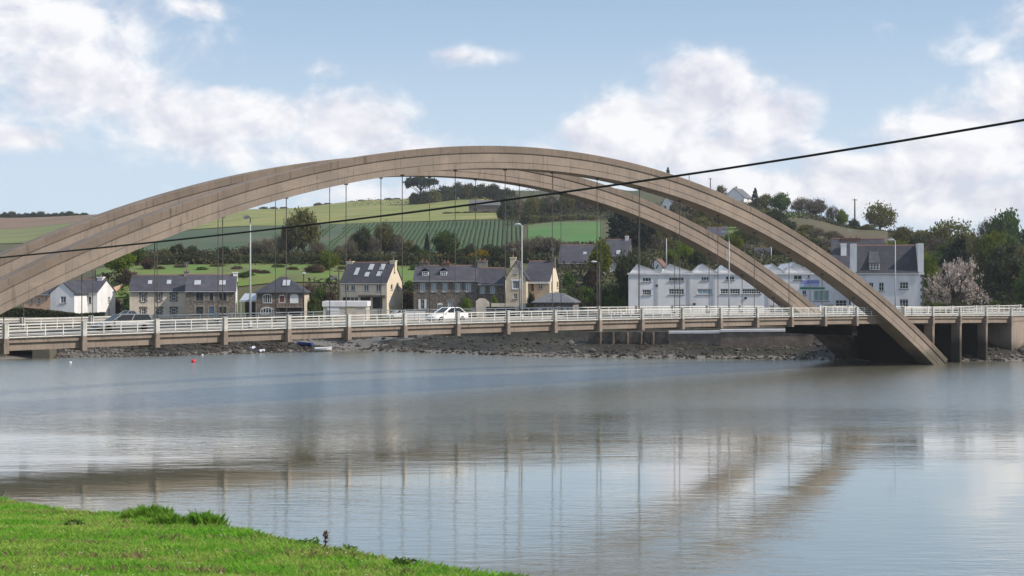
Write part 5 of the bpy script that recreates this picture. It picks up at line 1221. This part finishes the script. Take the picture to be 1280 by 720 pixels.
def buoy(name, label, px, py, m, r):
    D = CZ * FPX / (py - 350); o = empty(name, at(px, D, 0)); tag(o, label, 'buoy')
    rings = [[(r * math.sin(t_) * math.cos(a), r * math.sin(t_) * math.sin(a), r * .45 - r * math.cos(t_)) for a in np.linspace(0, 6.283, 14, endpoint=False)] for t_ in np.linspace(.15, 3.0, 9)]
    MB().loft(rings).build('float', m, o, True); MB().tube([(0, 0, r * 1.35), (0, 0, r * 1.75)], r * .2, 8).build('mooring_eye', DARKM, o)
buoy('mooring_buoy', 'pink-red mooring buoy on the water before the terrace', 242, 453, mat('red_buoy', (0.62, 0.045, 0.06), rough=0.5), .30)
buoy('mooring_buoy', 'white mooring buoy far left on the water', 88, 454, WOODW, .17); buoy('mooring_buoy', 'small white mooring buoy close to the shore rocks', 253, 444.5, WOODW, .15)


# ------------------------------------------------------------------ poles on land
def pole(name, label, px, D, pytop, m=TRUNK, cross=True, z0=None, r=.13):
    z = float(zt(px, D)) if z0 is None else z0; H = zpy(pytop, D) - z; o = empty(name, at(px, D, z), -TH + .3); tag(o, label, 'pole')
    MB().tube([(0, 0, -.3), (0, 0, H)], [r, r * .7], 8).build('shaft', m, o, True)
    if cross:
        c = MB().box(-.8, .8, -.06, .06, H - .45, H - .3).build('crossarm', m, o)
        for x in (-.7, 0, .7): MB().tube([(x, 0, H - .3), (x, 0, H - .1)], .05, 6).build('insulator', GALV, c)
pole('utility_pole', 'tall pole on the hill crest left of the round-crowned tree', 1068.5, 440, 248.5, r=.28)
pole('utility_pole', 'pole with transformer box just above the near rib crest line', 888, 520, 222.5, r=.24)
pole('utility_pole', 'thin pole beside the skyline conifer above the near rib', 861.5, 560, 219, cross=False, r=.2)
pole('utility_pole', 'thin pale pole behind the factory right of the white cottage', 833, 270, 298, GALV, cross=False)
pole('utility_pole', 'thin pale pole beside the small dark stone house', 964, 300, 309, GALV, cross=False)
pole('utility_pole', 'dark wooden pole at the left corner of the pale yellow house', 423.5, 226, 336, z0=4.3)
pole('utility_pole', 'pole with lamp beside the hip-roofed house', 379.5, 224, 342, z0=4.3, cross=False)
MB().box(-.25, .25, -.6, .1, 0, .2).build('lamp_box', LAMPH, bpy.data.objects['utility_pole.006']).location = (0, 0, zpy(342, 224) - 4.3)
r = empty('street_lamp', at(749, 214, 4.35), -TH + 1.57); tag(r, 'shorter grey street lamp on the quay road left of the factory', 'street lamp'); lamp(r, zpy(328, 214) - 4.35, mat('grey_green_pole', (0.14, 0.14, 0.125), rough=0.6), .5, .8)


# ------------------------------------------------------------------ overhead cable close to the viewer
CAB = mat('black_cable', (0.012, 0.012, 0.012), rough=0.6)
def cable_pt(X):
    D = 22 - (X + 8.05) / (4.755 + 8.05) * 9.0; px = 640 + FPX * X / D
    py = 322 - .0938 * px - 3.17e-5 * px * px
    return X, D, zpy(py, D)
ca = cable_pt(-10.0); cb = cable_pt(5.6)
tA, tB = (-24.5, 33.6), (25.5, -1.6)
pts = []
for i in range(61):
    u = i / 60
    X = tA[0] + (tB[0] - tA[0]) * u
    if -10 <= X <= 5.6: x_, d_, z_ = cable_pt(X)
    else:
        c0, c1 = (cable_pt(-10), cable_pt(-9.5)) if X < -10 else (cable_pt(5.6), cable_pt(5.1))
        k = (X - c0[0]) / (c1[0] - c0[0]); x_, d_, z_ = X, 22 - (X + 8.05) / 12.805 * 9.0, c0[2] + (c1[2] - c0[2]) * k + .002 * (X - c0[0]) ** 2
    pts.append(cd(x_, d_, z_))
tag(MB().tube(pts, .0125, 8).build('overhead_cable', CAB, None, True), 'black overhead cable slanting across the whole view', 'cable')
for X, p, lb in ((tA[0], pts[0], 'wooden cable pole on the grass bank left of the view'), (tB[0], pts[-1], 'wooden cable pole on the grass bank right of the view')):
    D = 22 - (X + 8.05) / 12.805 * 9.0; z = float(z_bank(np.array(X), np.array(D))); o = empty('cable_pole', cd(X, D, z)); tag(o, lb, 'pole')
    MB().tube([(0, 0, -.4), (0, 0, p[2] - z + .5)], [.15, .11], 10).build('shaft', TRUNK, o, True)
    MB().box(-.1, .1, -.1, .1, p[2] - z - .12, p[2] - z + .12).build('cable_clamp', DARKM, o)


# ------------------------------------------------------------------ foreground grass
GR = leaf_mat('grass_blades', (0.200, 0.430, 0.048), (0.350, 0.480, 0.098), 0.42, 0.02, scale=1.1)
GRD = leaf_mat('tuft_blades', (0.120, 0.270, 0.030), (0.220, 0.370, 0.055), 0.35, 0.05, scale=4.0)
def blades(X, D, h, w, rs, lean=.5, z=None):
    n = len(X); z = z_bank(X, D) - .01 if z is None else z
    base = np.stack([CX + X * RV[0] + D * DV[0], CY + X * RV[1] + D * DV[1], z], 1)
    th = rs.uniform(0, 6.283, n); sx = np.stack([np.cos(th), np.sin(th), np.zeros(n)], 1) * (w / 2)[:, None]
    ph = rs.uniform(0, 6.283, n); ln = rs.uniform(.1, lean, n) * h
    mid = base + np.stack([np.cos(ph) * ln * .35, np.sin(ph) * ln * .35, h * .6], 1); tip = base + np.stack([np.cos(ph) * ln, np.sin(ph) * ln, h * .95], 1)
    return np.stack([base - sx, base + sx, mid + sx * .6, tip], 1).reshape(-1, 3)
rs = np.random.default_rng(5)
n = 420000; px = rs.uniform(-60, 700, n); D = 11.5 + 17.5 * rs.uniform(0, 1, n) ** .8; X = (px - 640) / FPX * D
ok = D < edge_D(X) + .3 + .12 * np.sin(X * 9) * np.sin(X * 23 + 1); X, D = X[ok], D[ok]
pat = np.clip(.5 + .5 * wob(X, D, 2.2) + .3 * wob(X + 9, D, .7), 0, 1); near_edge = np.clip(1 - (edge_D(X) - D) / 1.2, 0, 1)
hgt = (.045 + .05 * pat ** 2 + .05 * near_edge * rs.uniform(0, 1, len(X))) * rs.uniform(.6, 1.4, len(X))
V = blades(X, D, hgt, rs.uniform(.006, .012, len(X)), rs, .9)
stuff(link('grass', np_mesh('grass', V, 4, GR)), 'short bright green grass covering the near bank', 'grass')
def tuft(label, px, D, rad, hmax, n, m=GRD):
    rs = np.random.default_rng(int(px)); X0 = (px - 640) / FPX * D; a = rs.uniform(0, 6.283, n); q = rad * rs.uniform(0, 1, n) ** .6
    X, Dd = X0 + q * np.cos(a), D + q * np.sin(a) * .7; h = hmax * (1 - .55 * (q / rad) ** 2) * rs.uniform(.2, 1.1, n) * (.75 + .35 * np.sin(X * 21 + px) * np.sin(Dd * 17))
    z0 = float(z_bank(np.array(X0), np.array(D))); o = empty('grass_tuft', cd(X0, D, z0)); tag(o, label, 'grass')
    z = np.minimum(z_bank(X, Dd), z0 + .05) - .03
    V = blades(X, Dd, h, rs.uniform(.004, .007, n), rs, .6, z) - np.array(o.location); link('long_blades', np_mesh('long_blades', V, 4, m), o)
tuft('wide long-grass tuft at the water edge, left of the three', 188, 23.2, .55, .33, 15000); tuft('dark long-grass tuft below the wide one', 212, 22.2, .32, .30, 8000); tuft('rounded long-grass tuft, right of the three', 264, 21.7, .36, .38, 10000)
for i, (a, b_) in enumerate(((10, 26.7), (40, 26.0), (75, 25.5), (120, 24.7), (150, 24.2), (300, 21.0), (345, 19.6), (372, 19.0), (440, 17.7), (470, 17.2), (515, 16.5), (560, 15.9), (600, 15.4), (640, 14.8))):
    tuft('small long-grass tuft along the lip of the bank', a, b_, .14 + .06 * (i % 3), .11 + .05 * (i * 3 % 4) / 2, 600, (GR, GRD)[i % 2]); 
for o in [q for q in bpy.data.objects if q.get('label', '').startswith('small long-grass')]: o['group'] = 'small tufts along the lip'
tuft('low dark weed patch in the middle of the grass', 306, 18.9, .30, .09, 900); tuft('low dark weed patch right of the middle of the grass', 330, 18.8, .24, .08, 700)
# broad-leaved weeds near the lip
WEED = leaf_mat('weed_leaves', (0.075, 0.150, 0.030), (0.120, 0.175, 0.045), 0.3, 0.1, scale=5.0); DRY = leaf_mat('dry_grass', (0.34, 0.27, 0.13), (0.26, 0.22, 0.10), 0.3, 0.1, scale=4.0)
for i, (wx, wd, lb) in enumerate(((384, 18.7, 'broad-leaved weed clump just left of the dock stalk'), (432, 17.8, 'broad-leaved weed clump just right of the dock stalk'), (92, 22.0, 'broad-leaved weed clump in the left part of the grass'), (505, 16.3, 'broad-leaved weed clump near the right end of the bank'))):
    X0 = (wx - 640) / FPX * wd; z0 = float(z_bank(np.array(X0), np.array(wd))); o = empty('weed_clump', cd(X0, wd, z0)); tag(o, lb, 'weed'); rs = np.random.default_rng(i)
    n = 90; a = rs.uniform(0, 6.283, n); q = .16 * rs.uniform(0, 1, n) ** .6; Ps = np.stack([q * np.cos(a), q * np.sin(a), .03 + rs.uniform(0, .09, n)], 1)
    link('leaves', np_mesh('weed_leaves', quads(Ps, .045, rs, .5, .45), 4, WEED), o)
rs = np.random.default_rng(77); n = 60000; px = rs.uniform(-40, 680, n); D = rs.uniform(12, 28, n); X = (px - 640) / FPX * D
k = (D < edge_D(X) + .3) & ((wob(X + 17, D, 1.7) + .9 * np.clip(1 - (edge_D(X) - D) / .8, 0, 1) + rs.normal(size=n) * .3) > .55); X, D = X[k], D[k]
stuff(link('dry_grass', np_mesh('dry_grass', blades(X, D, rs.uniform(.05, .13, len(X)), rs.uniform(.005, .009, len(X)), rs, 1.1), 4, DRY)), 'straw-coloured dead grass mixed into the near turf', 'grass')
# dock stalk
X0 = (407 - 640) / FPX * 18.0; z0 = float(z_bank(np.array(X0), np.array(18.0))); o = empty('dock_plant', cd(X0, 18.0, z0)); tag(o, 'dry brown dock stalk standing at the bank edge', 'plant')
DOCK = mat('dry_dock', (0.13, 0.055, 0.035), (0.09, 0.05, 0.03), 20)
MB().tube([(0, 0, -.03), (.006, .01, .14), (-.004, .012, .29)], [.008, .007, .004], 6).build('stem', DOCK, o)
rs = np.random.default_rng(2); Ps = np.stack([rs.normal(size=260) * .016, rs.normal(size=260) * .016, rs.choice([.10, .15, .20, .235, .27], 260) + rs.normal(size=260) * .012], 1)
link('seed_head', np_mesh('seed_head', quads(Ps, .012, rs), 4, DOCK), o)
Ps = np.stack([rs.normal(size=60) * .07, rs.normal(size=60) * .07, rs.uniform(.01, .06, 60)], 1); link('leaves', np_mesh('dock_leaves', quads(Ps, .05, rs, .6, .35), 4, LM['red']), o)
# daisies
rs = np.random.default_rng(8); n = 190; px = rs.uniform(-20, 640, n); D = rs.uniform(14, 27, n); X = (px - 640) / FPX * D; ok = D < edge_D(X) - .15; X, D = X[ok], D[ok]
P = np.stack([CX + X * RV[0] + D * DV[0], CY + X * RV[1] + D * DV[1], z_bank(X, D) + .085], 1); mv = []
for p in P:
    r_ = rs.uniform(.006, .012)
    for k in range(6):
        a = k * 1.047; mv += [p, p + r_ * np.array([math.cos(a), math.sin(a), .15]), p + r_ * 1.05 * np.array([math.cos(a + .5), math.sin(a + .5), .2]), p + r_ * np.array([math.cos(a + .9), math.sin(a + .9), .15])]
stuff(link('daisies', np_mesh('daisies', np.array(mv), 4, mat('daisy_petals', (0.72, 0.72, 0.62), rough=0.7))), 'tiny white daisies scattered through the near grass', 'flowers')


# labels of look-alikes: say which one of its row it is
ORD = 'first second third fourth fifth sixth seventh eighth ninth tenth eleventh twelfth thirteenth fourteenth fifteenth sixteenth seventeenth eighteenth nineteenth twentieth'.split()
def ordinal(i): return ORD[i] if i < 20 else ('twenty-' + ORD[i - 20] if i < 29 else ('thirtieth' if i == 29 else ('thirty-' + ORD[i - 30] if i < 39 else 'fortieth' if i == 39 else 'forty-' + ORD[i - 40])))
by = {}
for o in bpy.data.objects:
    if o.parent is None and o.get('label') and o.get('kind') is None: by.setdefault(o['label'], []).append(o)
for lb, os_ in by.items():
    if len(os_) < 2: continue
    os_.sort(key=lambda o: to_cam(o.location.x, o.location.y)[0])
    for i, o in enumerate(os_): o['label'] = lb + ', ' + ordinal(i) + ' from left'


# thin spring haze over the valley
hb = MB().box(-3400, 3400, -140, 3150, -7.5, 95, M=lambda X, D, z: cd(X, D, z)).build('haze', [], None)
hm = bpy.data.materials.new('valley_haze'); hm.use_nodes = True; t = NT(hm.node_tree); t.n.clear()
ho = t.new('ShaderNodeOutputMaterial'); pv = t.new('ShaderNodeVolumePrincipled'); pv.inputs['Color'].default_value = (0.92, 0.94, 1.0, 1); pv.inputs['Density'].default_value = 0.00013; pv.inputs['Anisotropy'].default_value = 0.2
t.l.new(pv.outputs[0], ho.inputs['Volume']); hb.data.materials.append(hm); hb['kind'] = 'stuff'
